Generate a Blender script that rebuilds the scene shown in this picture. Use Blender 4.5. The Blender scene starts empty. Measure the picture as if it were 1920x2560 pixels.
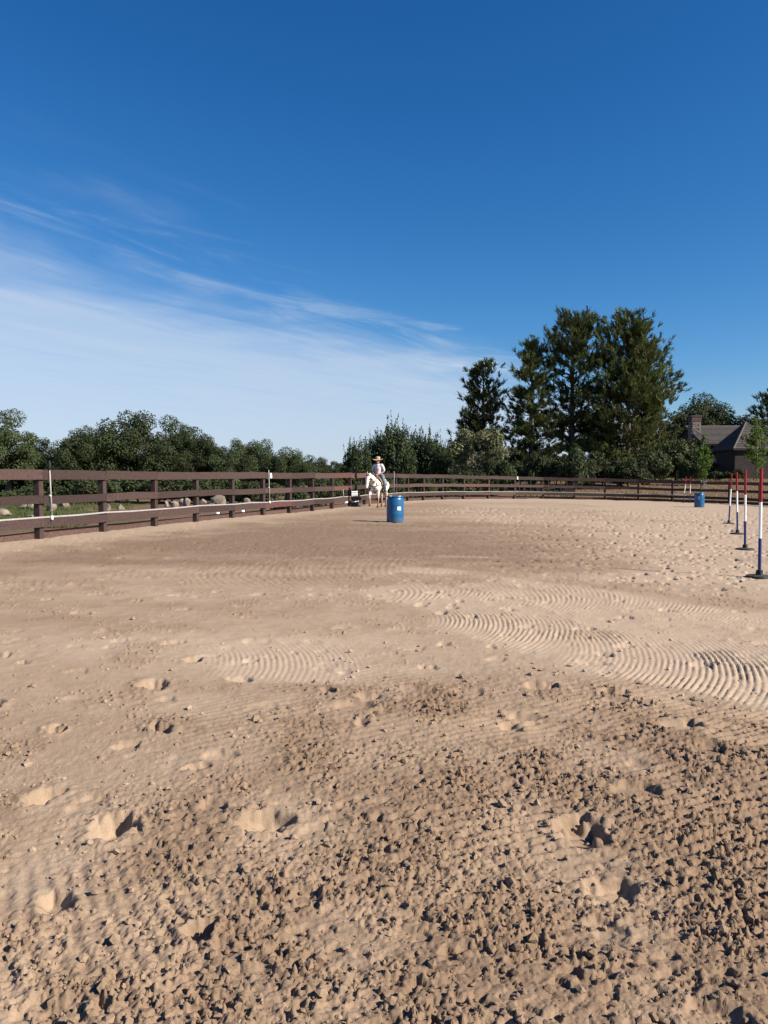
import bpy, bmesh, math, random
import numpy as np
from mathutils import Vector, Matrix

R = math.radians
rng = np.random.default_rng(7)
random.seed(7)
scene = bpy.context.scene
COL = scene.collection

# ------------------------------------------------------------------ camera
CAM_Z = 1.53
cam_d = bpy.data.cameras.new('camera')
cam = bpy.data.objects.new('camera', cam_d)
COL.objects.link(cam)
cam.location = (0, 0, CAM_Z)
cam.rotation_euler = (R(90 - 2.62), 0, 0)
cam_d.sensor_fit = 'VERTICAL'
cam_d.angle = 2 * math.atan(1280 / 1923)
cam_d.clip_start = 0.05
cam_d.clip_end = 6000
scene.camera = cam

# ------------------------------------------------------------------ sky and sun
SUN_EL, SUN_OFF = 34.0, 22.0          # the sun stands to the right and a little behind the camera
SUN_DIR = Vector((math.cos(R(SUN_OFF)) * math.cos(R(SUN_EL)),
                  -math.sin(R(SUN_OFF)) * math.cos(R(SUN_EL)), math.sin(R(SUN_EL))))
world = bpy.data.worlds.new('World')
scene.world = world
world.use_nodes = True
nt = world.node_tree
nt.nodes.clear()


def wn(kind, **kw):
    n = nt.nodes.new(kind)
    for k, v in kw.items():
        setattr(n, k, v)
    return n


def wmath(op, a, b=None, c=None):
    n = nt.nodes.new('ShaderNodeMath')
    n.operation = op
    for i, v in enumerate((a, b, c)):
        if v is None:
            continue
        if isinstance(v, (int, float)):
            n.inputs[i].default_value = v
        else:
            nt.links.new(v, n.inputs[i])
    return n.outputs[0]


def wsmooth(v, lo, hi):
    n = nt.nodes.new('ShaderNodeMapRange')
    n.interpolation_type = 'SMOOTHSTEP'
    nt.links.new(v, n.inputs[0])
    n.inputs[1].default_value = lo
    n.inputs[2].default_value = hi
    return n.outputs[0]


sky = wn('ShaderNodeTexSky', sky_type='NISHITA', sun_disc=False)
sky.sun_elevation = R(SUN_EL)
sky.sun_rotation = math.atan2(SUN_DIR.x, SUN_DIR.y)
sky.altitude = 300
sky.air_density = 1.0
sky.dust_density = 0.35
sky.ozone_density = 2.2
hsv = wn('ShaderNodeMix', data_type='RGBA', blend_type='MULTIPLY')   # deep, dry summer blue
hsv.inputs[0].default_value = 1.0
nt.links.new(sky.outputs[0], hsv.inputs[6])
hsv.inputs[7].default_value = (0.27, 0.84, 1.36, 1)
tc = wn('ShaderNodeTexCoord')
sep = wn('ShaderNodeSeparateXYZ')
nt.links.new(tc.outputs['Generated'], sep.inputs[0])
zc = wmath('MAXIMUM', sep.outputs[2], 0.03)
cu = wmath('DIVIDE', sep.outputs[0], zc)
cv = wmath('DIVIDE', sep.outputs[1], zc)
# a thin sheet of cirrus with a front edge, in the coordinates of a flat cloud layer
across = wmath('ADD', wmath('MULTIPLY', cu, -0.855), wmath('MULTIPLY', cv, 0.52))
along = wmath('ADD', wmath('MULTIPLY', cu, 0.52), wmath('MULTIPLY', cv, 0.855))


def wnoise(sa, sl, ox, detail, rough=0.55, dist=0.0):
    cx = wn('ShaderNodeCombineXYZ')
    nt.links.new(wmath('MULTIPLY', across, sa), cx.inputs[0])
    nt.links.new(wmath('MULTIPLY', along, sl), cx.inputs[1])
    cx.inputs[2].default_value = ox
    t = wn('ShaderNodeTexNoise')
    t.inputs['Scale'].default_value = 1.0
    t.inputs['Detail'].default_value = detail
    t.inputs['Roughness'].default_value = rough
    t.inputs['Distortion'].default_value = dist
    nt.links.new(cx.outputs[0], t.inputs['Vector'])
    return t.outputs[0]


n_big = wnoise(0.45, 0.40, 3.1, 4, 0.55, 0.5)
n_streak = wnoise(2.4, 0.55, 8.4, 7, 0.62, 0.8)
n_wisp = wnoise(1.3, 0.42, 5.7, 7, 0.62, 1.4)
n_fine = wnoise(6.0, 1.6, 1.7, 6, 0.65, 0.6)
front = wmath('ADD', across, wmath('MULTIPLY', wmath('SUBTRACT', n_big, 0.5), 2.6))
front = wmath('ADD', front, wmath('MULTIPLY', wmath('SUBTRACT', n_streak, 0.5), 1.1))
front = wmath('ADD', front, wmath('MULTIPLY', wmath('SUBTRACT', n_fine, 0.5), 0.35))
sheet = wsmooth(front, 2.30, 4.2)
sheet = wmath('MULTIPLY', sheet, wmath('ADD', 0.68, wmath('MULTIPLY', n_streak, 0.60)))
edge = wmath('ADD', across, wmath('MULTIPLY', wmath('SUBTRACT', n_wisp, 0.5), 1.7))
band = wmath('MULTIPLY', wsmooth(edge, 2.30, 2.65), wsmooth(edge, 3.1, 2.75))
wisp = wmath('MULTIPLY', band, wsmooth(n_streak, 0.42, 0.68))
wisp = wmath('ADD', wisp, wmath('MULTIPLY', wmath('MULTIPLY', wsmooth(n_wisp, 0.60, 0.82), wsmooth(across, 2.1, 2.9)), 0.5))
dens = wmath('MINIMUM', wmath('ADD', wmath("MULTIPLY", sheet, 0.69), wmath('MULTIPLY', wisp, 0.26)), 0.9)
mixc = wn('ShaderNodeMix', data_type='RGBA')
nt.links.new(dens, mixc.inputs[0])
sky_rgb = wn('ShaderNodeSeparateColor')
nt.links.new(hsv.outputs[2], sky_rgb.inputs[0])
sky_c = wn('ShaderNodeCombineColor')                     # paler towards the horizon, deeper overhead
nt.links.new(wmath('MINIMUM', wmath('MULTIPLY', wmath('POWER', sky_rgb.outputs[0], 2.0), 2.5), wmath('MULTIPLY', sky_rgb.outputs[0], 3.0)), sky_c.inputs[0])
nt.links.new(wmath('MINIMUM', wmath('MULTIPLY', wmath('POWER', sky_rgb.outputs[1], 1.25), 0.78), wmath('MULTIPLY', sky_rgb.outputs[1], 1.15)), sky_c.inputs[1])
nt.links.new(wmath('MULTIPLY', sky_rgb.outputs[2], 0.92), sky_c.inputs[2])
nt.links.new(sky_c.outputs[0], mixc.inputs[6])
mixc.inputs[7].default_value = (6.0, 7.0, 8.4, 1)
bg = wn('ShaderNodeBackground')
bg.inputs['Strength'].default_value = 0.052
nt.links.new(mixc.outputs[2], bg.inputs['Color'])
wo = wn('ShaderNodeOutputWorld')
nt.links.new(bg.outputs[0], wo.inputs['Surface'])

sun_d = bpy.data.lights.new('sun', 'SUN')
sun_d.energy = 5.0
sun_d.angle = R(0.53)
sun_d.color = (1.0, 0.90, 0.77)
sun = bpy.data.objects.new('sun', sun_d)
COL.objects.link(sun)
sun.rotation_euler = (-SUN_DIR).to_track_quat('-Z', 'Y').to_euler()
sun.location = (30, -20, 40)

vs = scene.view_settings
vs.view_transform = 'Standard'
vs.look = 'None'
vs.exposure = 0.94
vs.gamma = 1.0
vs.use_curve_mapping = False
scene.cycles.max_bounces = 6
scene.cycles.transparent_max_bounces = 8


# ------------------------------------------------------------------ materials
def new_mat(name):
    m = bpy.data.materials.new(name)
    m.use_nodes = True
    return m, m.node_tree.nodes, m.node_tree.links, m.node_tree.nodes['Principled BSDF']


def mat(name, col, rough=0.8, var=0.25, scale=6.0, bump=0.0, bscale=40.0, spec=0.3, rnd=0.0, stretch=None):
    """principled colour with noise variation, fine bump and a change from object to object"""
    m, N, L, b = new_mat(name)
    b.inputs['Roughness'].default_value = rough
    b.inputs['Specular IOR Level'].default_value = spec
    t = N.new('ShaderNodeTexCoord')
    mp = N.new('ShaderNodeMapping')
    L.new(t.outputs['Object'], mp.inputs[0])
    if stretch:
        mp.inputs['Scale'].default_value = stretch
    n = N.new('ShaderNodeTexNoise')
    n.inputs['Scale'].default_value = scale
    n.inputs['Detail'].default_value = 5
    L.new(mp.outputs[0], n.inputs['Vector'])
    r = N.new('ShaderNodeMapRange')
    r.inputs[1].default_value = 0.3
    r.inputs[2].default_value = 0.7
    r.inputs[3].default_value = 1 - var
    r.inputs[4].default_value = 1 + var
    L.new(n.outputs[0], r.inputs[0])
    h = N.new('ShaderNodeHueSaturation')
    h.inputs['Color'].default_value = (*[c_ * (1.0 if col[2] > 0.7 else 0.76) for c_ in col], 1)
    L.new(r.outputs[0], h.inputs['Value'])
    if rnd:
        oi = N.new('ShaderNodeObjectInfo')
        rr = N.new('ShaderNodeMapRange')
        rr.inputs[3].default_value = 1 - rnd
        rr.inputs[4].default_value = 1 + rnd
        L.new(oi.outputs['Random'], rr.inputs[0])
        mu = N.new('ShaderNodeMath')
        mu.operation = 'MULTIPLY'
        L.new(r.outputs[0], mu.inputs[0])
        L.new(rr.outputs[0], mu.inputs[1])
        L.new(mu.outputs[0], h.inputs['Value'])
    L.new(h.outputs[0], b.inputs['Base Color'])
    if bump:
        n2 = N.new('ShaderNodeTexNoise')
        n2.inputs['Scale'].default_value = bscale
        n2.inputs['Detail'].default_value = 4
        L.new(mp.outputs[0], n2.inputs['Vector'])
        bp = N.new('ShaderNodeBump')
        bp.inputs['Strength'].default_value = bump
        bp.inputs['Distance'].default_value = 0.02
        L.new(n2.outputs[0], bp.inputs['Height'])
        L.new(bp.outputs[0], b.inputs['Normal'])
    return m


def leaf_mat(name, col, trans=0.25, hue=0.02, var=0.35, rnd=0.18, rough=0.65, spec=0.12):
    """foliage: each leaf its own tint (attribute), each plant a shade of its own"""
    m, N, L, b = new_mat(name)
    b.inputs['Roughness'].default_value = rough
    b.inputs['Specular IOR Level'].default_value = spec
    a = N.new('ShaderNodeAttribute')
    a.attribute_name = 'tint'
    oi = N.new('ShaderNodeObjectInfo')
    h = N.new('ShaderNodeHueSaturation')
    h.inputs['Color'].default_value = (*col, 1)
    r1 = N.new('ShaderNodeMapRange')
    r1.inputs[3].default_value = 1 - var
    r1.inputs[4].default_value = 1 + var
    L.new(a.outputs['Fac'], r1.inputs[0])
    r2 = N.new('ShaderNodeMapRange')
    r2.inputs[3].default_value = 1 - rnd
    r2.inputs[4].default_value = 1 + rnd
    L.new(oi.outputs['Random'], r2.inputs[0])
    mu = N.new('ShaderNodeMath')
    mu.operation = 'MULTIPLY'
    L.new(r1.outputs[0], mu.inputs[0])
    L.new(r2.outputs[0], mu.inputs[1])
    L.new(mu.outputs[0], h.inputs['Value'])
    r3 = N.new('ShaderNodeMapRange')
    r3.inputs[3].default_value = 0.5 - hue
    r3.inputs[4].default_value = 0.5 + hue
    L.new(a.outputs['Fac'], r3.inputs[0])
    L.new(r3.outputs[0], h.inputs['Hue'])
    L.new(h.outputs[0], b.inputs['Base Color'])
    if trans:
        tr = N.new('ShaderNodeBsdfTranslucent')
        L.new(h.outputs[0], tr.inputs[0])
        mx = N.new('ShaderNodeMixShader')
        mx.inputs[0].default_value = trans
        L.new(b.outputs[0], mx.inputs[1])
        L.new(tr.outputs[0], mx.inputs[2])
        L.new(mx.outputs[0], N['Material Output'].inputs[0])
    return m


M = {}
M['rail'] = mat('weathered brown board', (0.066, 0.040, 0.035), 0.75, 0.28, 3.0, 0.4, 18, rnd=0.35, stretch=(0.6, 6, 6))
M['post'] = mat('weathered brown post', (0.058, 0.036, 0.031), 0.8, 0.28, 4.0, 0.35, 18, rnd=0.2, stretch=(6, 6, 0.8))
M['rail_new'] = mat('newer reddish board', (0.12, 0.055, 0.048), 0.8, 0.25, 3.0, 0.3, 18, rnd=0.15, stretch=(0.6, 6, 6))
M['kick'] = mat('dusty ground board', (0.105, 0.063, 0.053), 0.9, 0.3, 3.0, 0.3, 20, rnd=0.15, stretch=(0.6, 6, 6))
M['pvc'] = mat('white plastic pipe', (0.40, 0.38, 0.36), 0.5, 0.12, 5)
M['white'] = mat('white paint', (0.78, 0.78, 0.76), 0.5, 0.06, 5)
M['black'] = mat('black rubber', (0.022, 0.023, 0.022), 0.65, 0.3, 8)
M['drum'] = mat('blue plastic', (0.010, 0.120, 0.285), 0.34, 0.10, 5, 0.05, 30, spec=0.5)
N, L = M['drum'].node_tree.nodes, M['drum'].node_tree.links
pb = N['Principled BSDF']
old = pb.inputs['Base Color'].links[0].from_socket
tcd = N.new('ShaderNodeTexCoord'); sxd = N.new('ShaderNodeSeparateXYZ'); L.new(tcd.outputs['Object'], sxd.inputs[0])
nzd = N.new('ShaderNodeTexNoise'); nzd.inputs['Scale'].default_value = 5; nzd.inputs['Detail'].default_value = 6; L.new(tcd.outputs['Object'], nzd.inputs['Vector'])
mzd = N.new('ShaderNodeMath'); mzd.operation = 'MULTIPLY_ADD'; mzd.inputs[1].default_value = -0.45
L.new(nzd.outputs[0], mzd.inputs[0]); L.new(sxd.outputs[2], mzd.inputs[2])
rzd = N.new('ShaderNodeMapRange'); rzd.inputs[1].default_value = -0.02; rzd.inputs[2].default_value = -0.26; rzd.inputs[4].default_value = 0.28
L.new(mzd.outputs[0], rzd.inputs[0])
mxd = N.new('ShaderNodeMix'); mxd.data_type = 'RGBA'; L.new(rzd.outputs[0], mxd.inputs[0]); L.new(old, mxd.inputs[6]); mxd.inputs[7].default_value = (0.20, 0.15, 0.11, 1)
L.new(mxd.outputs[2], pb.inputs['Base Color'])
M['drum_dark'] = mat('blue plastic lid', (0.03, 0.13, 0.28), 0.45, 0.2, 7, spec=0.4)
M['red'] = mat('red tape', (0.33, 0.010, 0.020), 0.45, 0.1, 5)
M['blue'] = mat('dark blue tape', (0.016, 0.045, 0.20), 0.45, 0.1, 5)
M['pole_white'] = mat('white pole plastic', (0.80, 0.80, 0.79), 0.45, 0.05, 5)
M['rubber'] = mat('dusty black rubber', (0.055, 0.055, 0.052), 0.8, 0.45, 9)
M['rock'] = mat('granite boulder', (0.27, 0.22, 0.18), 0.95, 0.35, 2.5, 0.7, 7, rnd=0.2)
M['bark'] = mat('grey brown bark', (0.12, 0.095, 0.075), 0.95, 0.35, 5, 0.6, 14)
M['palebark'] = mat('pale bark', (0.24, 0.205, 0.17), 0.95, 0.3, 5, 0.5, 14)
M['oak'] = leaf_mat('live oak leaves', (0.050, 0.064, 0.027), 0.2, 0.025, 0.32, 0.25)
M['willow'] = leaf_mat('dark upright foliage', (0.040, 0.054, 0.023), 0.18, 0.02, 0.4, 0.16)
M['pine'] = leaf_mat('pine needles', (0.074, 0.088, 0.027), 0.25, 0.03, 0.45, 0.18)
M['bush'] = leaf_mat('olive bush leaves', (0.064, 0.066, 0.023), 0.2, 0.03, 0.45, 0.2)
M['bright'] = leaf_mat('fresh green leaves', (0.105, 0.185, 0.024), 0.4, 0.02, 0.35, 0.2)
M['pale'] = leaf_mat('grey green leaves', (0.13, 0.135, 0.068), 0.25, 0.03, 0.5, 0.15)
M['sap'] = leaf_mat('sapling leaves', (0.078, 0.125, 0.022), 0.35, 0.03, 0.35, 0.1)
M['far'] = leaf_mat('distant blue green wood', (0.050, 0.070, 0.052), 0.1, 0.02, 0.35, 0.1)
M['dry'] = leaf_mat('dry grass', (0.30, 0.23, 0.11), 0.3, 0.03, 0.4, 0.1)
M['grass'] = leaf_mat('green grass', (0.085, 0.105, 0.036), 0.3, 0.03, 0.4, 0.1)


# ------------------------------------------------------------------ noise in numpy
def hsh(ix, iy, seed):
    with np.errstate(over='ignore'):
        h = (ix.astype(np.int32).astype(np.uint32) * np.uint32(374761393) + iy.astype(np.int32).astype(np.uint32) * np.uint32(668265263)
             + np.uint32((seed * 1442695041) & 0xFFFFFFFF))
        h = (h ^ (h >> np.uint32(13))) * np.uint32(1274126177)
        h = (h ^ (h >> np.uint32(16))) * np.uint32(2246822519)
        h = h ^ (h >> np.uint32(15))
    return (h & np.uint32(0xFFFFFF)).astype(np.float32) * np.float32(1.0 / 0x1000000)


def vnoise(x, y, seed=0):
    ix = np.floor(x); iy = np.floor(y)
    fx = x - ix; fy = y - iy
    fx = fx * fx * fx * (fx * (fx * 6 - 15) + 10)
    fy = fy * fy * fy * (fy * (fy * 6 - 15) + 10)
    a = hsh(ix, iy, seed); b = hsh(ix + 1, iy, seed)
    c = hsh(ix, iy + 1, seed); d = hsh(ix + 1, iy + 1, seed)
    return (a * (1 - fx) + b * fx) * (1 - fy) + (c * (1 - fx) + d * fx) * fy


def fbm(x, y, seed=0, oct=4, gain=0.5):
    s = 0; a = 1.0; t = 0
    for o in range(oct):
        s = s + a * vnoise(x * 2 ** o + 17.3 * o, y * 2 ** o - 9.1 * o, seed + o)
        t += a
        a *= gain
    return s / t


def worley(x, y, seed=0):
    """distance to the nearest and second nearest seed, random number and offset of the nearest cell"""
    ix = np.floor(x); iy = np.floor(y)
    f1 = np.full(x.shape, 9.0, np.float32); f2 = f1.copy(); cid = f1 * 0; ox = f1 * 0; oy = f1 * 0
    for dx in (-1, 0, 1):
        for dy in (-1, 0, 1):
            cx = ix + dx; cy = iy + dy
            vx = x - (cx + 0.08 + 0.84 * hsh(cx, cy, seed)); vy = y - (cy + 0.08 + 0.84 * hsh(cx, cy, seed + 51))
            d = np.hypot(vx, vy)
            near = d < f1
            f2 = np.where(near, f1, np.minimum(f2, d))
            cid = np.where(near, hsh(cx, cy, seed + 99), cid)
            ox = np.where(near, vx, ox); oy = np.where(near, vy, oy)
            f1 = np.where(near, d, f1)
    return f1, f2, cid, ox, oy


def sstep(lo, hi, v):
    t = np.clip((v - lo) / (hi - lo), 0, 1)
    return t * t * (3 - 2 * t)


def box01(v, lo, hi, s):
    return sstep(lo - s, lo + s, v) * (1 - sstep(hi - s, hi + s, v))


# ------------------------------------------------------------------ the arena outline (fence posts, metres)
POSTS = [(-9.55, 0.4), (-9.5, 2.8), (-9.4, 5.2), (-9.25, 7.6), (-9.0, 10.0), (-8.64, 12.4), (-8.2, 14.75),
         (-7.68, 17.1), (-7.12, 19.45), (-6.55, 21.9), (-5.95, 24.3), (-5.28, 26.65), (-4.54, 28.8), (-3.79, 30.75),
         (-3.08, 33.0), (-2.41, 35.4), (-1.71, 38.3), (-1.05, 41.2), (-0.23, 44.2), (0.70, 46.9), (1.5, 49.2),
         (2.63, 51.5), (4.08, 53.8), (5.79, 55.9), (7.87, 57.9), (10.1, 59.5), (12.45, 60.3), (14.88, 60.2),
         (17.17, 59.8), (19.5, 59.0), (21.7, 57.9), (23.4, 56.7), (24.65, 54.9), (25.57, 52.3), (26.1, 49.9),
         (26.5, 47.5), (26.8, 45.1), (27.0, 42.7)]
POLY = np.array(POSTS + [(28.0, 20.0), (28.0, -12.0), (-9.6, -12.0)])


def arena_dist(x, y):
    """signed distance to the fence line, positive outside the arena"""
    d = np.full(x.shape, 1e9)
    inside = np.zeros(x.shape, bool)
    n = len(POLY)
    for i in range(n):
        ax, ay = POLY[i]; bx, by = POLY[(i + 1) % n]
        ex, ey = bx - ax, by - ay
        t = np.clip(((x - ax) * ex + (y - ay) * ey) / (ex * ex + ey * ey), 0, 1)
        d = np.minimum(d, np.hypot(x - ax - t * ex, y - ay - t * ey))
        c = ((ay > y) != (by > y))
        with np.errstate(divide='ignore', invalid='ignore'):
            xi = ax + (y - ay) / (by - ay if by != ay else 1e-9) * ex
        inside ^= (c & (x < xi))
    return np.where(inside, -d, d)


def plane_z(x):
    return -0.016 * np.clip(x, -25, 45)


def terrain_z(x, y, s=None):
    x = np.asarray(x, float); y = np.asarray(y, float)
    if s is None:
        s = arena_dist(x, y)
    right = sstep(4, 15, x)
    far = -0.65 + 0.5 * sstep(40, 95, s) * (1 - right)
    t_out = far * (1 - right) + right * (-0.32 + 1.45 * sstep(0.8, 20, s))
    t_out = t_out + 0.22 * (fbm(x / 7, y / 7, 31, 3) - 0.5) * sstep(1, 8, s)
    p = plane_z(x)
    z_out = (p - 0.07) + (t_out - (p - 0.07)) * sstep(0.4, 8, s)
    z_in = p - 0.10
    return np.where(s > 0, z_out, z_in + (p - 0.07 - z_in) * sstep(-0.5, -0.05, s))


def tz(x, y):
    return float(terrain_z(np.array([x]), np.array([y]))[0])


# ------------------------------------------------------------------ the sand surface
def arc(x, y, cx, cy, r0, r1, a0, a1, sp, seed, soft=0.12):
    """ridges left by the drag rake on a curved pass; returns height 0..1 and mask"""
    r = np.hypot(x - cx, y - cy); a = np.degrees(np.arctan2(y - cy, x - cx))
    wob = 0.55 * (fbm(x * 1.6, y * 1.6, seed, 3) - 0.5) + 0.10 * (vnoise(x * 14, y * 14, seed + 7) - 0.5)
    ph = r / sp + wob * 1.1
    rid = 0.5 + 0.5 * np.sin(2 * np.pi * ph)
    rid = 1 - (1 - rid) ** (1.6 + 2.2 * vnoise(x * 5, y * 5, seed + 11))          # rounded ridges, narrow grooves
    edge = 0.25 * (fbm(x * 2.2, y * 2.2, seed + 3, 3) - 0.5)
    msk = box01(r + edge, r0, r1, soft) * box01(a + edge * 25, a0, a1, 4)
    return rid, msk


def lin(x, y, ux, uy, sp, seed):
    n = math.hypot(ux, uy)
    c = (-uy * x + ux * y) / n
    ph = c / sp + 1.4 * (fbm(x * 1.3, y * 1.3, seed, 3) - 0.5)
    return 0.5 + 0.5 * np.sin(2 * np.pi * ph)


def blob(x, y, cx, cy, rx, ry):
    return np.exp(-(((x - cx) / rx) ** 2 + ((y - cy) / ry) ** 2))


def prints(x, y, cell, seed, prob, rad, depth, wx, wy):
    """hoofprints: uneven sunken ovals, steeper at the toe, with some sand pushed up around them"""
    ix = np.floor(x / cell); iy = np.floor(y / cell)
    h = np.zeros(x.shape, np.float32); flat = h.copy()
    for dx in (-1, 0, 1):
        for dy in (-1, 0, 1):
            cx = ix + dx; cy = iy + dy
            on = hsh(cx, cy, seed + 5) < prob
            px = (cx + 0.1 + 0.8 * hsh(cx, cy, seed)) * cell; py = (cy + 0.1 + 0.8 * hsh(cx, cy, seed + 1)) * cell
            an = hsh(cx, cy, seed + 2) * 3.14
            k = 0.6 + 0.8 * hsh(cx, cy, seed + 3)
            ca, sa = np.cos(an), np.sin(an)
            vx = x - px + wx * rad; vy = y - py + wy * rad
            u = (vx * ca + vy * sa) / (rad * k * 1.4); v = (-vx * sa + vy * ca) / (rad * k)
            q = np.hypot(u, v)
            dd = depth * (0.35 + 0.9 * hsh(cx, cy, seed + 4))
            pit = -dd * (1 - sstep(0.58, 1.0, q)) * (1 + 0.45 * np.clip(u, -1, 1)) + 0.16 * dd * np.exp(-((q - 1.15) / 0.25) ** 2)
            h = h + np.where(on, pit, 0)
            flat = np.maximum(flat, np.where(on, 1 - sstep(0.6, 1.0, q), 0))
    return h, flat


def sand(x, y, s):
    n1 = fbm(x / 1.1, y / 1.1, 1, 4)
    n2 = fbm(x / 0.42 + 40, y / 0.42, 12, 4)
    n3 = fbm(x / 0.15 + 11, y / 0.15, 14, 3)
    big = fbm(x / 3.2, y / 3.2, 21, 3)
    # where the crust is broken into clods
    clod = 0.62 * blob(x, y, 2.2, 3.0, 2.6, 1.9) + 0.50 * (1 - sstep(2.6, 5.6, y + 0.2 * x)) * (0.42 + 0.58 * sstep(-1.3, 0.7, x + 0.8 * (n1 - 0.5))) + 0.30 * blob(x, y, 0.6, 5.4, 1.7, 1.0)
    clod += 0.34 * blob(x, y, 3.4, 4.8, 1.3, 1.0) + 0.14 * (1 - sstep(3.5, 8.0, y - 0.8 * x)) + 0.34 * blob(x, y, 0.0, 18, 7, 6)
    clod = clod * (0.75 + 0.45 * sstep(0.30, 0.64, n1)) * (0.72 + 0.5 * sstep(0.32, 0.68, n2)) + 0.14 * sstep(0.56, 0.72, n2) * sstep(24, 3, y)
    clod = np.clip(clod, 0, 1.1)
    # raked passes
    fur = np.zeros(x.shape, np.float32); fm = fur.copy()
    low_edge = sstep(-0.22, 0.22, 0.804 * (x - 0.75) + 0.594 * (y - 7.2) + 0.9 * (n1 - 0.5) + 0.5 * (n2 - 0.5))
    for q, a in enumerate(((-1.0, 8.35, 1.62, 3.0, -60, 66, 0.052, 3), (-0.4, 7.5, 2.2, 4.0, -62, 60, 0.050, 5),
              (-3.0, 5.5, 5.4, 8.0, -30, 54, 0.053, 9), (2.2, 12.2, 0.9, 2.0, 150, 260, 0.09, 13),
              (3.2, 14.8, 0.9, 2.1, 170, 260, 0.11, 15), (-3.2, 5.9, 1.9, 3.0, -6, 30, 0.048, 17), (8.6, 18.0, 0.3, 1.3, 90, 200, 0.12, 19))):
        r_, m_ = arc(x, y, *a[:7], a[7], 0.22)
        if q < 3:
            m_ = m_ * low_edge
        m_ = m_ * (1 - fm * 0.9)
        fur += m_ * r_; fm = np.maximum(fm, m_)
    drag = lin(x, y, 0.80, 0.62, 0.075, 143) * sstep(0.45, 0.62, fbm(x / 1.6, y / 2.4, 147, 3)) * box01(y, 3.6, 15, 1.5)
    rows = lin(x, y, 0.89, 0.47, 0.066, 41)
    rm = box01(x + 0.9 * (n1 - 0.5), 0.3, 4.2, 0.5) * box01(y + 0.9 * (n2 - 0.5), 1.8, 5.6, 0.5) * (0.25 + 0.75 * sstep(0.35, 0.6, fbm(x / 0.8, y / 0.8, 48, 2)))
    rows2 = lin(x, y, -0.6, 1.0, 0.066, 45)
    rm2 = box01(x + 0.5 * (n1 - 0.5), -2.0, -0.3, 0.3) * box01(y, 1.6, 2.9, 0.3) * 0.7
    clod = clod * (1 - 0.85 * fm * (y > 5.0))
    # hoofprints: few close by, crowded on the far right
    wx = 0.7 * (vnoise(x * 22, y * 22, 63) - 0.5); wy = 0.7 * (vnoise(x * 22, y * 22, 64) - 0.5)
    crowd = sstep(1.0, 5.0, x + 2.5 * (big - 0.5)) * sstep(8.5, 12.5, y + 3 * (big - 0.5))
    ph1, pf1 = prints(x, y, 0.62, 201, 0.5, 0.075, 0.038, wx, wy)
    ph2, pf2 = prints(x, y, 0.36, 301, 0.8, 0.066, 0.052, wx, wy)
    ph3, pf3 = prints(x, y, 0.74, 401, 0.5, 0.088, 0.062, wx, wy)
    m_a = 0.5 + 0.5 * crowd
    m_b = np.clip(crowd + 0.15 * fm * (y > 5) + 0.30 * sstep(0.5, 0.65, big) * sstep(5, 8, y), 0, 1)
    m_c = (1 - crowd) * sstep(8, 4.5, y)
    pits = ph1 * m_a + ph2 * m_b + ph3 * m_c
    pf = np.clip(np.maximum(np.maximum(pf1 * m_a, pf2 * m_b), pf3 * m_c), 0, 1)
    # clods: angular chips of crust with cracks and holes between them
    qx = x + 0.016 * (vnoise(x * 30, y * 30, 61) - 0.5) + 0.006 * (vnoise(x * 90, y * 90, 66) - 0.5)
    qy = y + 0.016 * (vnoise(x * 30, y * 30, 62) - 0.5) + 0.006 * (vnoise(x * 90, y * 90, 67) - 0.5)
    f1, f2, c1, ox, oy = worley(qx / 0.026, qy / 0.022, 71)
    g1, g2, c2, px, py = worley(qx / 0.013, qy / 0.012, 81)
    b1, b2, c3, bx, by = worley(qx / 0.050, qy / 0.041, 91)
    ta = c1 * 40.0; tb = c2 * 57.0; td = c3 * 33.0
    p1 = (c1 - 0.45) + 0.75 * (ox * np.cos(ta) + oy * np.sin(ta)) - 0.55 * (1 - sstep(0.0, 0.16, f2 - f1)) - (0.9 + 1.6 * sstep(0.55, 0.7, n2)) * (c1 < 0.15) * sstep(0.0, 0.12, f2 - f1)
    p2 = (c2 - 0.5) + 0.7 * (px * np.cos(tb) + py * np.sin(tb)) - 0.35 * (1 - sstep(0.0, 0.2, g2 - g1))
    plate = 0.9 * (c3 - 0.5) + 0.45 * (bx * np.cos(td) + by * np.sin(td)) - 0.8 * (1 - sstep(0.0, 0.11, b2 - b1)) - 1.3 * (c3 < 0.15) * sstep(0.0, 0.1, b2 - b1)
    cm = clod * (1 - 0.92 * pf)
    rg1 = 1 - np.abs(2 * vnoise(qx / 0.030, qy / 0.026, 161) - 1); rg2 = 1 - np.abs(2 * vnoise(qx / 0.015 + 5, qy / 0.014, 162) - 1)
    rg3 = vnoise(qx / 0.011, qy / 0.010, 163)
    W = sstep(0.40, 0.60, 0.7 * fbm(x / 0.38, y / 0.38, 171, 3) + 0.3 * n3)      # churned to crumbs here, cracked crust there
    h_clod = 0.88 * cm * ((1 - 0.6 * W) * 0.0110 * plate + (0.28 + 1.0 * W) * (0.0085 * (rg1 * rg1 - 0.4) + 0.0085 * (rg2 - 0.5) + 0.0045 * (rg3 - 0.5) + 0.0085 * p1 + 0.005 * p2))
    cm = cm * (0.25 + 0.75 * W)
    # crumbs strewn over the smoother sand
    crumb = np.where(c1 > 0.80, np.sqrt(np.clip(1 - (f1 / (0.12 + 0.25 * c2)) ** 2, 0, 1)), 0) * 0.012
    crumb = 1.4 * crumb * sstep(0.44, 0.60, 0.6 * n2 + 0.4 * n3) * (1 - 0.8 * pf) * (1 - fm) * sstep(30, 10, y)
    h = plane_z(x) + 0.035 * (big - 0.5) + 0.024 * (n1 - 0.5) + 0.014 * (n2 - 0.5) + 0.006 * (n3 - 0.5)
    h += 0.02 * np.exp(-(np.clip(-s, 0, 9) / 0.9) ** 2)
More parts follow.
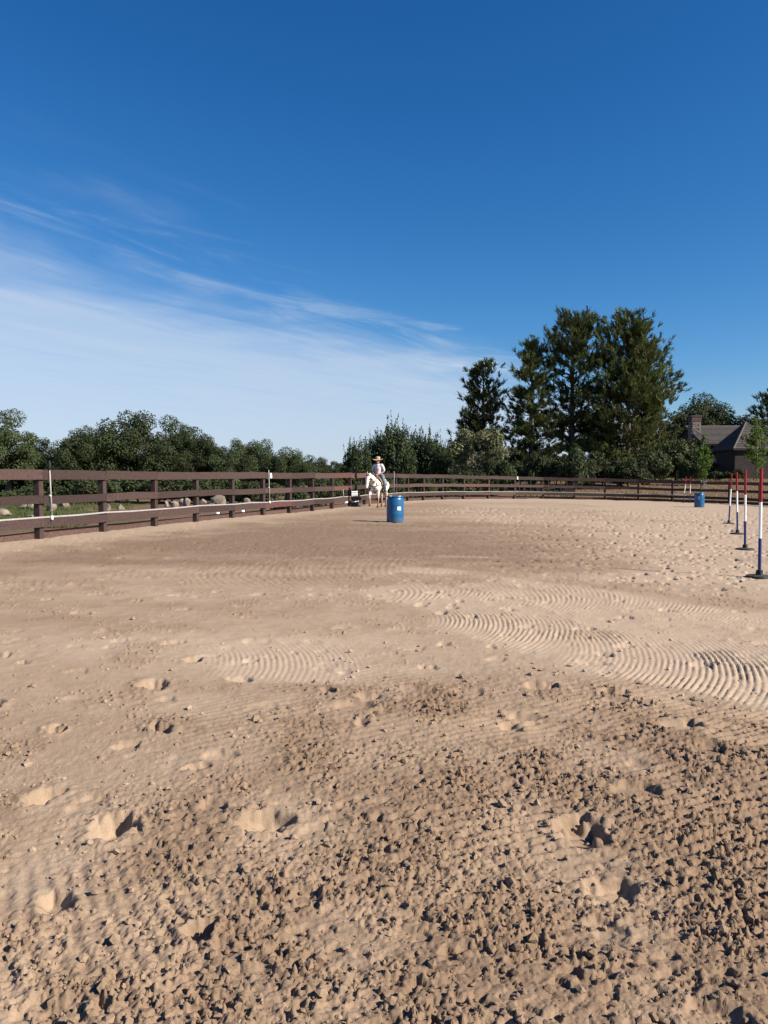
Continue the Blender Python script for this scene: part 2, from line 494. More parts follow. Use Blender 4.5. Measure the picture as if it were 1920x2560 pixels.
    weak = (0.35 + 0.65 * sstep(0.36, 0.6, n2)) * (0.55 + 0.7 * n3)
    h += 0.005 * drag * (1 - fm) * (1 - pf)
    h += 0.0165 * fm * (fur / np.maximum(fm, 0.05) - 0.5) * (1 - 0.95 * pf) * weak * (y < 30) * (0.45 + 0.55 * sstep(-0.2, 0.6, x)) * (1 - 0.5 * sstep(9.5, 11, y))
    h += 0.016 * rm * (rows - 0.5) * (1 - pf) + 0.011 * rm2 * (rows2 - 0.5) * (1 - pf)
    h += pits * (y < 40) + h_clod + crumb
    h += 0.05 * clod * (y > 9) * (fbm(x / 0.20, y / 0.28, 58, 3) - 0.5) * sstep(9, 13, y)
    h += 0.0035 * (fbm(x / 0.045, y / 0.045, 55, 2) - 0.5) * (y < 9)
    # colour zone: 0 dry and pale, 1 damp and brown; clod term also paints in shade
    st = fbm(x / 3.5, y / 1.1, 77, 4)
    band = box01(y + 5 * (big - 0.5) + 2.5 * (st - 0.5), 12.6, 27, 2.4) * box01(x + 3.5 * (n1 - 0.5) - 0.18 * (y - 14), -6.2, 4.4, 1.3)
    zone = 0.26 + 0.46 * band + 0.82 * np.clip(clod, 0, 1) + 0.55 * (st - 0.5) + 0.30 * (n2 - 0.5)
    zone += 0.30 * box01(y + 2 * (st - 0.5), 28, 52, 4) * (x < 12 + 8 * (big - 0.5))
    zone -= 0.30 * fm * (y > 5.0) + 0.34 * crowd
    zone *= 1 - 0.85 * (1 - sstep(0.5, 1.9, -s + 0.9 * (n1 - 0.5)))
    zone += 0.13 * (1 - sstep(-1.5, 2.0, x + 3 * (big - 0.5))) * sstep(5, 9, y)
    zone -= 0.16 * pf
    return h, np.clip(zone, 0, 1), cm


def grid_mesh(name, X, Y, Z, keep=None, attrs=()):
    nr, nc = X.shape
    co = np.stack([X, Y, Z], -1).reshape(-1, 3)
    i = np.arange(nr * nc).reshape(nr, nc)
    q = np.stack([i[:-1, :-1], i[:-1, 1:], i[1:, 1:], i[1:, :-1]], -1).reshape(-1, 4)
    if keep is not None:
        k = keep.reshape(-1)
        q = q[k[q].all(1)]
        used = np.zeros(len(co), bool)
        used[q.ravel()] = True
        remap = np.cumsum(used) - 1
        q = remap[q]
        co = co[used]
        attrs = [(n, a.reshape(-1)[used]) for n, a in attrs]
    return np_mesh(name, co, q, attrs)


def np_mesh(name, co, faces, attrs=(), smooth=True):
    me = bpy.data.meshes.new(name)
    n = len(co); f = len(faces); k = faces.shape[1]
    me.vertices.add(n)
    me.vertices.foreach_set('co', np.ascontiguousarray(co, np.float32).ravel())
    me.loops.add(f * k)
    me.loops.foreach_set('vertex_index', np.ascontiguousarray(faces, np.int32).ravel())
    me.polygons.add(f)
    me.polygons.foreach_set('loop_start', np.arange(0, f * k, k, dtype=np.int32))
    me.polygons.foreach_set('loop_total', np.full(f, k, np.int32))
    me.polygons.foreach_set('use_smooth', np.full(f, smooth, bool))
    for nm, a in attrs:
        at = me.attributes.new(nm, 'FLOAT', 'POINT')
        at.data.foreach_set('value', np.ascontiguousarray(a, np.float32).ravel())
    me.update(calc_edges=True)
    return me


def link(name, me, material=None, parent=None, **props):
    o = bpy.data.objects.new(name, me)
    COL.objects.link(o)
    if material is not None and me is not None and not me.materials:
        me.materials.append(material)
    if parent is not None:
        o.parent = parent
    for k, v in props.items():
        o[k] = v
    return o


def thing(name, label, category, loc=(0, 0, 0), rz=0.0, group=None):
    o = bpy.data.objects.new(name, None)
    o.empty_display_size = 0.2
    COL.objects.link(o)
    o.location = loc
    o.rotation_euler = (0, 0, rz)
    o['label'] = label
    o['category'] = category
    if group:
        o['group'] = group
    return o


# sand: colours of dry and damp sand, clod shade in the brown, grain, fine relief
m, N, L, b = new_mat('arena sand')
b.inputs['Roughness'].default_value = 0.95
b.inputs['Specular IOR Level'].default_value = 0.12
at = N.new('ShaderNodeAttribute'); at.attribute_name = 'zone'
geo = N.new('ShaderNodeNewGeometry')
nA = N.new('ShaderNodeTexNoise'); nA.inputs['Scale'].default_value = 9; nA.inputs['Detail'].default_value = 6
nB = N.new('ShaderNodeTexNoise'); nB.inputs['Scale'].default_value = 160; nB.inputs['Detail'].default_value = 3
L.new(geo.outputs['Position'], nA.inputs['Vector']); L.new(geo.outputs['Position'], nB.inputs['Vector'])
ad = N.new('ShaderNodeMath'); ad.operation = 'MULTIPLY_ADD'
L.new(nA.outputs[0], ad.inputs[0]); ad.inputs[1].default_value = 0.5; L.new(at.outputs['Fac'], ad.inputs[2])
su = N.new('ShaderNodeMath'); su.operation = 'SUBTRACT'; su.inputs[1].default_value = 0.25; su.use_clamp = True
L.new(ad.outputs[0], su.inputs[0])
cr = N.new('ShaderNodeValToRGB')
cr.color_ramp.elements[0].color = (0.358, 0.276, 0.201, 1)
cr.color_ramp.elements[1].color = (0.190, 0.131, 0.087, 1)
e = cr.color_ramp.elements.new(0.45); e.color = (0.276, 0.201, 0.139, 1)
L.new(su.outputs[0], cr.inputs[0])
mr = N.new('ShaderNodeMapRange'); mr.inputs[1].default_value = 0.3; mr.inputs[2].default_value = 0.7
mr.inputs[3].default_value = 0.86; mr.inputs[4].default_value = 1.12
L.new(nB.outputs[0], mr.inputs[0])
hs = N.new('ShaderNodeHueSaturation'); L.new(cr.outputs[0], hs.inputs['Color']); L.new(mr.outputs[0], hs.inputs['Value'])
L.new(hs.outputs[0], b.inputs['Base Color'])
bp = N.new('ShaderNodeBump'); bp.inputs['Strength'].default_value = 0.45; bp.inputs['Distance'].default_value = 0.006
nC = N.new('ShaderNodeTexNoise'); nC.inputs['Scale'].default_value = 75; nC.inputs['Detail'].default_value = 4
L.new(geo.outputs['Position'], nC.inputs['Vector'])
L.new(nC.outputs[0], bp.inputs['Height']); L.new(bp.outputs[0], b.inputs['Normal'])
M['sand'] = m

NR, NC = 1057, 800
t = np.linspace(0, 1, NR)
k = 0.62                                              # rows crowd together close by, where clods are seen large
yr = (0.9 ** -k + t * (62.0 ** -k - 0.9 ** -k)) ** (-1 / k)
u = np.linspace(-1, 1, NC)
Y = np.repeat(yr[:, None], NC, 1)
X = 0.02 * Y + u[None, :] * (0.58 * Y + 0.75)
X = X.astype(np.float32); Y = Y.astype(np.float32)
sd_c = arena_dist(X[::8], Y[::8])
rows_i = np.arange(0, NR, 8); fr = np.clip(np.arange(NR) / 8.0, 0, len(rows_i) - 1.001)
lo = np.floor(fr).astype(int); fr = (fr - lo)[:, None]
sd = (sd_c[lo] * (1 - fr) + sd_c[np.minimum(lo + 1, len(rows_i) - 1)] * fr).astype(np.float32)
Zs, zone, _ = sand(X, Y, sd)
Zs = Zs - 0.40 * sstep(0.14, 1.1, sd)                 # the sand runs out under the ground board
me = grid_mesh('arena_sand', X, Y, Zs, keep=(sd < 1.6), attrs=[('zone', zone)])
link('arena_sand', me, M['sand'], kind='structure')


def sz(x, y):
    p = np.array([[x]], np.float32); q = np.array([[y]], np.float32)
    return float(sand(p, q, arena_dist(p, q))[0][0, 0])


# loose crumbs and clods lying on the broken crust
r_ = np.random.default_rng(77)
nn_ = 90000
cy_ = 1.7 + 6.8 * r_.uniform(0, 1, nn_) ** 1.5
cx_ = 0.02 * cy_ + (r_.uniform(-1, 1, nn_)) * (0.56 * cy_ + 0.3)
cx_ = cx_.astype(np.float32)[None]; cy_ = cy_.astype(np.float32)[None]
ch_, cz_, cc_ = sand(cx_, cy_, np.full(cx_.shape, -5, np.float32))
pick = np.where((r_.uniform(0, 1, nn_) < 0.17 * np.clip(cc_[0], 0, 1) + 0.006))[0]
pick = pick[:15000]
tmp = bmesh.new(); bmesh.ops.create_icosphere(tmp, subdivisions=1, radius=1.0)
iv = np.array([v.co[:] for v in tmp.verts]); itri = np.array([[v.index for v in f_.verts] for f_ in tmp.faces]); tmp.free()
npk = len(pick)
rad_ = np.clip(np.exp(r_.normal(math.log(0.0068), 0.55, npk)), 0.004, 0.022) * (0.75 + 0.09 * cy_[0][pick])
V = iv[None] * r_.uniform(0.62, 1.25, (npk, len(iv), 1))
V = V * (rad_[:, None] * r_.uniform(0.6, 1.35, (npk, 3)))[:, None, :]
an_ = r_.uniform(0, 6.28, npk); tl_ = r_.normal(0, 0.5, npk)
ca_, sa_, ct_, st_ = np.cos(an_)[:, None], np.sin(an_)[:, None], np.cos(tl_)[:, None], np.sin(tl_)[:, None]
vx_, vy_, vz_ = V[..., 0], V[..., 1] * ct_ - V[..., 2] * st_, V[..., 1] * st_ + V[..., 2] * ct_
V = np.stack([vx_ * ca_ - vy_ * sa_ + cx_[0][pick][:, None], vx_ * sa_ + vy_ * ca_ + cy_[0][pick][:, None], vz_ * 0.8 + (ch_[0][pick] + 0.25 * rad_)[:, None]], -1)
F = (itri[None] + (np.arange(npk) * len(iv))[:, None, None]).reshape(-1, 3)
me = np_mesh('sand_clods', V.reshape(-1, 3), F, [('zone', np.repeat(np.clip(cz_[0][pick] + r_.normal(0, 0.12, npk), 0, 1), len(iv)))], smooth=False)
link('sand_clods', me, M['sand'], kind='stuff')

# the land round the arena
def axis(lo, hi, step, out_lo, out_hi, ratio=1.12):
    a = list(np.arange(lo, hi + step / 2, step))
    d = step
    while a[-1] < out_hi:
        d *= ratio
        a.append(a[-1] + d)
    d = step
    while a[0] > out_lo:
        d *= ratio
        a.insert(0, a[0] - d)
    return np.array(a)


ax_x = axis(-22, 46, 0.45, -1500, 1500)
ax_y = axis(-4, 92, 0.45, -300, 3000)
X, Y = np.meshgrid(ax_x, ax_y)
sd = arena_dist(X, Y)
Z = terrain_z(X, Y, sd)
right = sstep(3, 12, X)
n1 = fbm(X / 4, Y / 4, 3, 4); n2 = fbm(X / 1.3, Y / 1.3, 4, 3)
# cover: 0 sand, 1 tan dirt, 2 green grass, 3 dry grass
lawn = sstep(0.44, 0.56, n1 + 0.42 * sstep(-0.30, -0.44, X / np.maximum(Y, 5)) - 0.16) * sstep(9.0, 14.0, sd + 5 * (n2 - 0.5)) * (1 - right)
dry = sstep(0.40, 0.62, n2 * 0.5 + n1 * 0.5) * right * sstep(0.3, 3, sd)
green = np.clip(lawn + 0.35 * dry * sstep(0.55, 0.7, n1), 0, 1)
me = grid_mesh('ground', X, Y, Z, attrs=[('inside', (sd < 0.1).astype(float)), ('green', green), ('dry', dry)])
m, N, L, b = new_mat('dirt and grass land')
b.inputs['Roughness'].default_value = 0.97
b.inputs['Specular IOR Level'].default_value = 0.1
geo = N.new('ShaderNodeNewGeometry')
nA = N.new('ShaderNodeTexNoise'); nA.inputs['Scale'].default_value = 1.7; nA.inputs['Detail'].default_value = 8
L.new(geo.outputs['Position'], nA.inputs['Vector'])


def ramp(a, b_):
    r = N.new('ShaderNodeValToRGB')
    r.color_ramp.elements[0].position = 0.3; r.color_ramp.elements[0].color = (*a, 1)
    r.color_ramp.elements[1].position = 0.7; r.color_ramp.elements[1].color = (*b_, 1)
    L.new(nA.outputs[0], r.inputs[0])
    return r.outputs[0]


def mixa(attr, ca, cb):
    a_ = N.new('ShaderNodeAttribute'); a_.attribute_name = attr
    x_ = N.new('ShaderNodeMix'); x_.data_type = 'RGBA'
    L.new(a_.outputs['Fac'], x_.inputs[0]); L.new(ca, x_.inputs[6]); L.new(cb, x_.inputs[7])
    return x_.outputs[2]


c = mixa('dry', ramp((0.1125, 0.0713, 0.0465), (0.1650, 0.1125, 0.0750)), ramp((0.1125, 0.0750, 0.0435), (0.1725, 0.1237, 0.0713)))
c = mixa('green', c, ramp((0.0413, 0.0562, 0.0165), (0.0900, 0.1013, 0.0300)))
c = mixa('inside', c, ramp((0.2250, 0.1688, 0.1237), (0.2700, 0.2025, 0.1500)))
L.new(c, b.inputs['Base Color'])
bp = N.new('ShaderNodeBump'); bp.inputs['Strength'].default_value = 0.6; bp.inputs['Distance'].default_value = 0.08
nB = N.new('ShaderNodeTexNoise'); nB.inputs['Scale'].default_value = 9; nB.inputs['Detail'].default_value = 6
L.new(geo.outputs['Position'], nB.inputs['Vector']); L.new(nB.outputs[0], bp.inputs['Height'])
L.new(bp.outputs[0], b.inputs['Normal'])
link('ground', me, m, kind='structure')


# ------------------------------------------------------------------ shape helpers
class MB:
    """collects simple shapes into one mesh"""
    def __init__(self):
        self.v = []; self.f = []

    def add(self, vs_, fs_):
        o = len(self.v)
        self.v += [tuple(p) for p in vs_]
        self.f += [tuple(i + o for i in f) for f in fs_]
        return self

    def hexa(self, p):
        return self.add(p, [(0, 3, 2, 1), (4, 5, 6, 7), (0, 1, 5, 4), (1, 2, 6, 5), (2, 3, 7, 6), (3, 0, 4, 7)])

    def box(self, x0, x1, y0, y1, z0, z1):
        return self.hexa([(x0, y0, z0), (x1, y0, z0), (x1, y1, z0), (x0, y1, z0), (x0, y0, z1), (x1, y0, z1), (x1, y1, z1), (x0, y1, z1)])

    def tube(self, pts, rad, seg=8, cap=True):
        pts = [Vector(p) for p in pts]
        if not isinstance(rad, (list, tuple)):
            rad = [rad] * len(pts)
        rings = []
        up = Vector((0.013, 0.021, 1)).normalized()
        for i, p in enumerate(pts):
            d = (pts[min(i + 1, len(pts) - 1)] - pts[max(i - 1, 0)]).normalized()
            a = d.cross(up if abs(d.dot(up)) < 0.98 else Vector((1, 0, 0))).normalized()
            b_ = d.cross(a)
            rings.append([p + (a * math.cos(2 * math.pi * j / seg) + b_ * math.sin(2 * math.pi * j / seg)) * rad[i] for j in range(seg)])
        vs_ = [q for r in rings for q in r]; fs_ = []
        for i in range(len(pts) - 1):
            for j in range(seg):
                fs_.append((i * seg + j, i * seg + (j + 1) % seg, (i + 1) * seg + (j + 1) % seg, (i + 1) * seg + j))
        if cap:
            fs_.append(tuple(range(seg))); fs_.append(tuple((len(pts) - 1) * seg + j for j in reversed(range(seg))))
        return self.add(vs_, fs_)

    def lathe(self, prof, seg=32, cx=0, cy=0):
        vs_ = []; fs_ = []
        for r, z in prof:
            vs_ += [(cx + r * math.cos(2 * math.pi * j / seg), cy + r * math.sin(2 * math.pi * j / seg), z) for j in range(seg)]
        n = len(prof)
        for i in range(n - 1):
            for j in range(seg):
                fs_.append((i * seg + j, i * seg + (j + 1) % seg, (i + 1) * seg + (j + 1) % seg, (i + 1) * seg + j))
        fs_.append(tuple(reversed(range(seg)))); fs_.append(tuple((n - 1) * seg + j for j in range(seg)))
        return self.add(vs_, fs_)

    def mesh(self, name, smooth=False, bevel=0.0):
        me = bpy.data.meshes.new(name)
        me.from_pydata(self.v, [], self.f)
        bm = bmesh.new(); bm.from_mesh(me)
        bmesh.ops.recalc_face_normals(bm, faces=bm.faces)
        if bevel:
            bmesh.ops.bevel(bm, geom=[e_ for e_ in bm.edges if e_.calc_face_angle(0) > 0.6], offset=bevel, segments=1, affect='EDGES')
        bm.to_mesh(me); bm.free()
        if smooth:
            me.polygons.foreach_set('use_smooth', [True] * len(me.polygons))
            me.update()
        return me

    def build(self, name, material, parent=None, smooth=False, bevel=0.0, **props):
        return link(name, self.mesh(name, smooth, bevel), material, parent, **props)


def auto_smooth(o, ang=35):
    me = o.data
    bm = bmesh.new(); bm.from_mesh(me)
    for e_ in bm.edges:
        e_.smooth = e_.calc_face_angle(0) < R(ang)
    for f_ in bm.faces:
        f_.smooth = True
    bm.to_mesh(me); bm.free()
    return o


def copy_tree(o, parent=None, **props):
    c_ = o.copy()
    COL.objects.link(c_)
    c_.parent = parent
    for ch in o.children:
        copy_tree(ch, c_)
    for k_, v_ in props.items():
        c_[k_] = v_
    return c_


# ------------------------------------------------------------------ arena fence
HP = np.array([(0.0, 1.55), (17.1, 1.55), (26.6, 1.60), (35.4, 1.67), (47.0, 1.73), (52.0, 1.74)])


def fence_h(i):
    x, y = POSTS[i]
    if x < 3:
        return float(np.interp(y, HP[:, 0], HP[:, 1]))
    return float(np.interp(x, [3, 10, 17, 19.5, 22, 28], [1.74, 1.72, 1.68, 1.64, 1.58, 1.55]))


fence = thing('arena_fence', 'long curved dark brown board fence with three rails around the sand arena', 'fence', (0, 0, 0))
NP = len(POSTS)
nrm = []
for i in range(NP):
    a = Vector(POSTS[max(i - 1, 0)]); b_ = Vector(POSTS[min(i + 1, NP - 1)])
    d = (b_ - a).normalized()
    nrm.append(Vector((d.y, -d.x)))                   # towards the inside of the arena
RAILS = []
for i in range(NP):
    x, y = POSTS[i]; n = nrm[i]; tdir = Vector((-n.y, n.x)); h = fence_h(i)
    z0 = plane_z(x)
    w = 0.075
    mb = MB()
    lean = Vector((random.uniform(-.012, .012), random.uniform(-.012, .012)))
    ps = []
    for z, k_ in ((z0 - 0.35, 0), (z0 + h - 0.02, 1)):
        for sx, sy in ((-1, -1), (1, -1), (1, 1), (-1, 1)):
            p = Vector((x, y)) + tdir * (sx * w) + n * (sy * w) + lean * k_
            ps.append((p.x, p.y, z))
    mb.hexa(ps).build('post', M['post'], fence, bevel=0.006)
    if i == NP - 1:
        break
    x2, y2 = POSTS[i + 1]; n2_ = nrm[i + 1]; h2 = fence_h(i + 1); z2 = plane_z(x2)
    for kind, lo_, hi_, th, off, mt in (('rail', 1 - 0.142, 1.0, 0.042, 0.078, 'rail'), ('rail', 0.520, 0.640, 0.042, 0.078, 'rail'),
                                        ('rail', 0.178, 0.300, 0.042, 0.078, 'rail'), ('ground_board', -0.03, 0.118, 0.04, -0.118, 'kick')):
        A = Vector((x, y)); B = Vector((x2, y2))
        tt = (B - A).normalized()
        A = A + tt * 0.002; B = B - tt * 0.002
        r_ = [random.uniform(-0.017, 0.017) for _ in range(4)]
        ja, jb = random.uniform(0, 0.006), random.uniform(0, 0.006)
        mid = (A + B) / 2
        segs = []
        for P, nn, hh, zz, dl, jj in ((A, n, h, z0, r_[0], ja), (mid, (n + n2_) / 2, (h + h2) / 2, (z0 + z2) / 2, r_[2], (ja + jb) / 2), (B, n2_, h2, z2, r_[1], jb)):
            nn = nn.normalized()
            f_ = P + nn * (off + jj); g_ = P + nn * (off + jj + th)
            segs.append([(f_.x, f_.y, zz + hh * lo_ + dl), (g_.x, g_.y, zz + hh * lo_ + dl), (g_.x, g_.y, zz + hh * hi_ + dl), (f_.x, f_.y, zz + hh * hi_ + dl)])
        mb = MB()
        for q in range(2):
            s0, s1 = segs[q], segs[q + 1]
            fs_ = [(0, 1, 5, 4), (1, 2, 6, 5), (2, 3, 7, 6), (3, 0, 4, 7)]
            fs_.append((0, 3, 2, 1) if q == 0 else (4, 5, 6, 7))
            mb.add(s0 + s1, fs_)
        me = mb.mesh(kind)
        bm = bmesh.new(); bm.from_mesh(me)
        bmesh.ops.remove_doubles(bm, verts=bm.verts, dist=0.0005)
        bm.to_mesh(me); bm.free()
        new_ = mt == 'rail' and ((i == 15 and lo_ > 0.5) or (i == 16 and lo_ > 0.8) or (i == 12 and lo_ < 0.2) or (i == 23 and 0.5 < lo_ < 0.6))
        link(kind, me, M['rail_new' if new_ else mt], fence)
        if abs(lo_ - 0.178) < 1e-6:
            RAILS.append((A, n, z0 + h * 0.300 + r_[0], mid, (n + n2_) / 2, (z0 + z2) / 2 + (h + h2) / 2 * 0.300 + r_[2]))

# irrigation pipe lying on the lowest rail
pp = []
for A, n, za, mid, nm_, zm in RAILS[:31]:
    for P, nn, z in ((A, n, za), (mid, nm_, zm)):
        q = P + nn.normalized() * 0.100
        pp.append((q.x, q.y, z + 0.026 + random.uniform(-0.003, 0.006)))
pipe = MB().tube(pp, 0.024, 8).build('irrigation_pipe', M['pvc'], smooth=True)
pipe['label'] = 'long white plastic pipe running along the top of the lowest fence rail'
pipe['category'] = 'pipe'


def riser(i, along_t, top, label, head=None, lean=0.0, joint=True):
    x, y = POSTS[i]; x2, y2 = POSTS[i + 1]
    n = (nrm[i] * (1 - along_t) + nrm[i + 1] * along_t).normalized()
    P = Vector((x, y)).lerp(Vector((x2, y2)), along_t) + n * 0.15
    zz = plane_z(P.x); h = fence_h(i)
    t_ = thing('sprinkler_riser', label, 'pipe', (P.x, P.y, zz + 0.300 * h + 0.01), 0, 'white riser pipes on the fence')
    H = top - 0.300 * h
    d = Vector((-n.y, n.x)) * lean
    MB().tube([(0, 0, 0.0), (d.x * .5, d.y * .5, H * .5), (d.x, d.y, H)], 0.018, 8).build('riser_pipe', M['pvc'], t_, smooth=True)
    if joint:
        MB().tube([(0, 0, -0.035), (0, 0, 0.06)], 0.032, 8).build('tee_fitting', M['white'], t_, smooth=True)
        c_ = Vector((-n.y, n.x))
        MB().tube([tuple(d * .45 + c_ * -0.05) + (H * .47,), tuple(d * .45 + c_ * 0.01) + (H * .47,)], 0.016, 6).build('clip', M['white'], t_)
    if head == 'nozzle':
        MB().lathe([(0.024, H - 0.01), (0.033, H + 0.02), (0.033, H + 0.12), (0.024, H + 0.16), (0.02, H + 0.19), (0.008, H + 0.2)], 10, d.x, d.y).build('sprinkler_head', M['black'], t_, smooth=True)
    return P, n


riser(7, 0.10, 1.56, 'white riser pipe with a black sprinkler head at the left end of the fence', 'nozzle', -0.05)
riser(12, 0.12, 1.70, 'white riser pipe beside the letter B on the left fence', None, -0.06)
riser(15, 0.46, 0.88, 'short white riser stub on the low rail between the letter B and the horse', None, 0.01, False)
riser(18, 0.75, 1.86, 'white riser pipe standing just behind the hindquarters of the horse', None, 0.0, False)
riser(31, 0.02, 1.66, 'white riser pipe beside the letter C above the far blue barrel', None, 0.0, True)


def letter(ch, i, along_t, zfrac, size, label, dx=0.0):
    x, y = POSTS[i]; x2, y2 = POSTS[i + 1]
    n = (nrm[i] * (1 - along_t) + nrm[i + 1] * along_t).normalized()
    P = Vector((x, y)).lerp(Vector((x2, y2)), along_t) + n * (0.135 + 0.02)
    zz = plane_z(P.x) + fence_h(i) * zfrac
    cu = bpy.data.curves.new('letter', 'FONT')
    cu.body = ch; cu.size = size * 1.36; cu.extrude = 0.008; cu.offset = size * 0.03
    cu.align_x = 'CENTER'; cu.align_y = 'CENTER'
    tmp = bpy.data.objects.new('letter_tmp', cu)
    COL.objects.link(tmp)
    dg = bpy.context.evaluated_depsgraph_get()
    me = bpy.data.meshes.new_from_object(tmp.evaluated_get(dg))
    bpy.data.objects.remove(tmp)
    me.materials.clear()
    o = link('fence_letter', me, M['white'])
    o.location = (P.x, P.y, zz)
    o.rotation_euler = (R(90), 0, math.atan2(n.x, -n.y))
    o['label'] = label; o['category'] = 'letter'; o['group'] = 'white letters on the fence'


letter('B', 12, 0.17, 0.925, 0.20, 'white letter B on the top rail of the left fence')
letter('E', 25, 0.06, 0.925, 0.22, 'white letter E on the top rail in front of the pines')
letter('C', 31, 0.16, 0.915, 0.24, 'white letter C on the top rail above the far blue barrel')


# ------------------------------------------------------------------ blue barrels
def barrel(x, y, rz, label, lab):
    z = sz(x, y)
    t_ = thing('plastic_barrel', label, 'barrel', (x, y, z - 0.015), rz, 'blue barrels in the arena')
    prof = [(0.255, 0.0), (0.275, 0.012), (0.283, 0.04), (0.288, 0.10), (0.290, 0.27), (0.2925, 0.285), (0.2930, 0.295), (0.2925, 0.305), (0.290, 0.32),
            (0.2900, 0.57), (0.2912, 0.585), (0.2914, 0.595), (0.2912, 0.605), (0.290, 0.62), (0.287, 0.76), (0.278, 0.815), (0.262, 0.842), (0.258, 0.85)]
    auto_smooth(MB().lathe(prof, 48).build('body', M['drum'], t_), 50)
    rim = [(0.250, 0.846), (0.286, 0.852), (0.290, 0.866), (0.290, 0.888), (0.284, 0.896), (0.272, 0.896), (0.264, 0.888), (0.262, 0.866), (0.250, 0.862)]
    auto_smooth(MB().lathe(rim, 48).build('rim', M['drum'], t_), 50)
    MB().lathe([(0.20, 0.8625), (0.258, 0.865), (0.255, 0.872), (0.05, 0.876)], 40).build('lid', M['drum_dark'], t_, smooth=True)
    for bx, by in ((0.15, 0.05), (-0.16, -0.03)):
        MB().lathe([(0.045, 0.868), (0.045, 0.892), (0.038, 0.9), (0.02, 0.901)], 16, bx, by).build('bung', M['white'], t_, smooth=True)
    for a0, a1, z0, z1 in lab:
        vs_ = []
        n_ = 8
        for q in range(n_ + 1):
            a = a0 + (a1 - a0) * q / n_
            for r_ in (0.2875, 0.2935):
                for z_ in (z0, z1):
                    vs_.append((r_ * math.cos(a), r_ * math.sin(a), z_))
        fs_ = []
        for q in range(n_):
            k_ = q * 4
            for a_, b_ in ((0, 1), (1, 3), (3, 2), (2, 0)):
                fs_.append((k_ + a_, k_ + b_, k_ + 4 + b_, k_ + 4 + a_))
        fs_ += [(0, 1, 3, 2), tuple(n_ * 4 + q for q in (0, 2, 3, 1))]
        MB().add(vs_, fs_).build('label_sticker', M['white'], t_)


barrel(0.378, 25.9, 0, 'large blue plastic barrel with a white square sticker beside the horse', [(R(-76), R(-50), 0.425, 0.545)])
barrel(19.03, 46.4, 0, 'smaller looking far blue barrel in front of the fence letter C', [(R(-124), R(-108), 0.60, 0.655), (R(-122), R(-109), 0.50, 0.55)])


# ------------------------------------------------------------------ weave poles
def pole(x, y, tx, ty, label, base=True, H=1.78):
    z = sz(x, y)
    t_ = thing('weave_pole', label, 'pole', (x, y, z), random.uniform(0, 3), 'red white and blue poles')
    t_.rotation_euler = (0, 0, 0)
    zb = 0.10
    d = Vector((tx, ty, 0))
    L_ = H - 0.04

    def at_(f):
        return tuple(Vector((0, 0, 0.04)) + d * f + Vector((0, 0, L_ * f)))
    if base:
        auto_smooth(MB().lathe([(0.185, -0.03), (0.20, -0.02), (0.203, 0.022), (0.195, 0.034), (0.10, 0.043), (0.06, 0.046)], 32).build('base_disc', M['rubber'], t_), 40)
        auto_smooth(MB().lathe([(0.062, 0.042), (0.055, 0.06), (0.052, 0.118), (0.046, 0.124), (0.03, 0.125)], 20).build('socket', M['black'], t_), 40)
    else:
        auto_smooth(MB().lathe([(0.06, -0.03), (0.06, 0.05), (0.03, 0.06)], 12).build('socket', M['black'], t_), 40)
    auto_smooth(MB().tube([at_(0.0), at_(0.345)], 0.0255, 16).build('blue_section', M['blue'], t_), 40)
    auto_smooth(MB().tube([at_(0.3452), at_(0.685)], 0.0250, 16).build('white_section', M['pole_white'], t_), 40)
    auto_smooth(MB().tube([at_(0.6852), at_(1.0)], 0.0255, 16).build('red_section', M['red'], t_), 40)
    return t_


pole(6.13, 12.5, 0.0, 0.02, 'nearest and tallest looking striped pole on a black disc at the right edge', H=1.78)
pole(8.24, 17.5, -0.03, 0.0, 'second nearest red white and blue pole on a black base disc', H=1.82)
pole(10.50, 22.8, -0.06, 0.0, 'third nearest striped pole, leaning slightly to the left', H=1.84)
pole(12.80, 28.5, 0.07, 0.0, 'farthest of the row of four striped poles, leaning slightly to the right', H=1.86)
pole(21.62, 55.5, 0.17, 0.0, 'small looking striped pole leaning against the far fence, left one of the pair', False, 1.92)
pole(22.12, 55.6, 0.02, 0.0, 'small looking upright striped pole at the far fence, right one of the pair', False, 1.92)


# ------------------------------------------------------------------ foliage
def leaves(c, nr_, L_, W_, r=rng, tint=None, flat=0.6):
    """rhombic leaves: centres, facing directions, half length and half width"""
    n = len(c)
    nn = nr_ + flat * r.normal(size=(n, 3))
    nn /= np.linalg.norm(nn, axis=1, keepdims=True) + 1e-9
    a = r.normal(size=(n, 3))
    a -= (a * nn).sum(1, keepdims=True) * nn
    a /= np.linalg.norm(a, axis=1, keepdims=True) + 1e-9
    b_ = np.cross(nn, a)
    L_ = (L_ * r.uniform(0.6, 1.3, n))[:, None]; W_ = (W_ * r.uniform(0.6, 1.3, n))[:, None]
    co = np.stack([c - a * L_, c + b_ * W_ + a * L_ * 0.1, c + a * L_, c - b_ * W_ + a * L_ * 0.1], 1).reshape(-1, 3)
    f = np.arange(4 * n).reshape(n, 4)
    if tint is None:
        tint = r.uniform(0, 1, n)
    return co, f, np.repeat(tint, 4)


def merge_leaves(name, parts):
    co = []; fs_ = []; tn = []; o = 0
    for c_, f_, t_ in parts:
        co.append(c_); fs_.append(f_ + o); tn.append(t_); o += len(c_)
    return np_mesh(name, np.concatenate(co), np.concatenate(fs_), [('tint', np.concatenate(tn))], smooth=False)


def unit(n, r):
    v = r.normal(size=(n, 3))
    return v / np.linalg.norm(v, axis=1, keepdims=True)


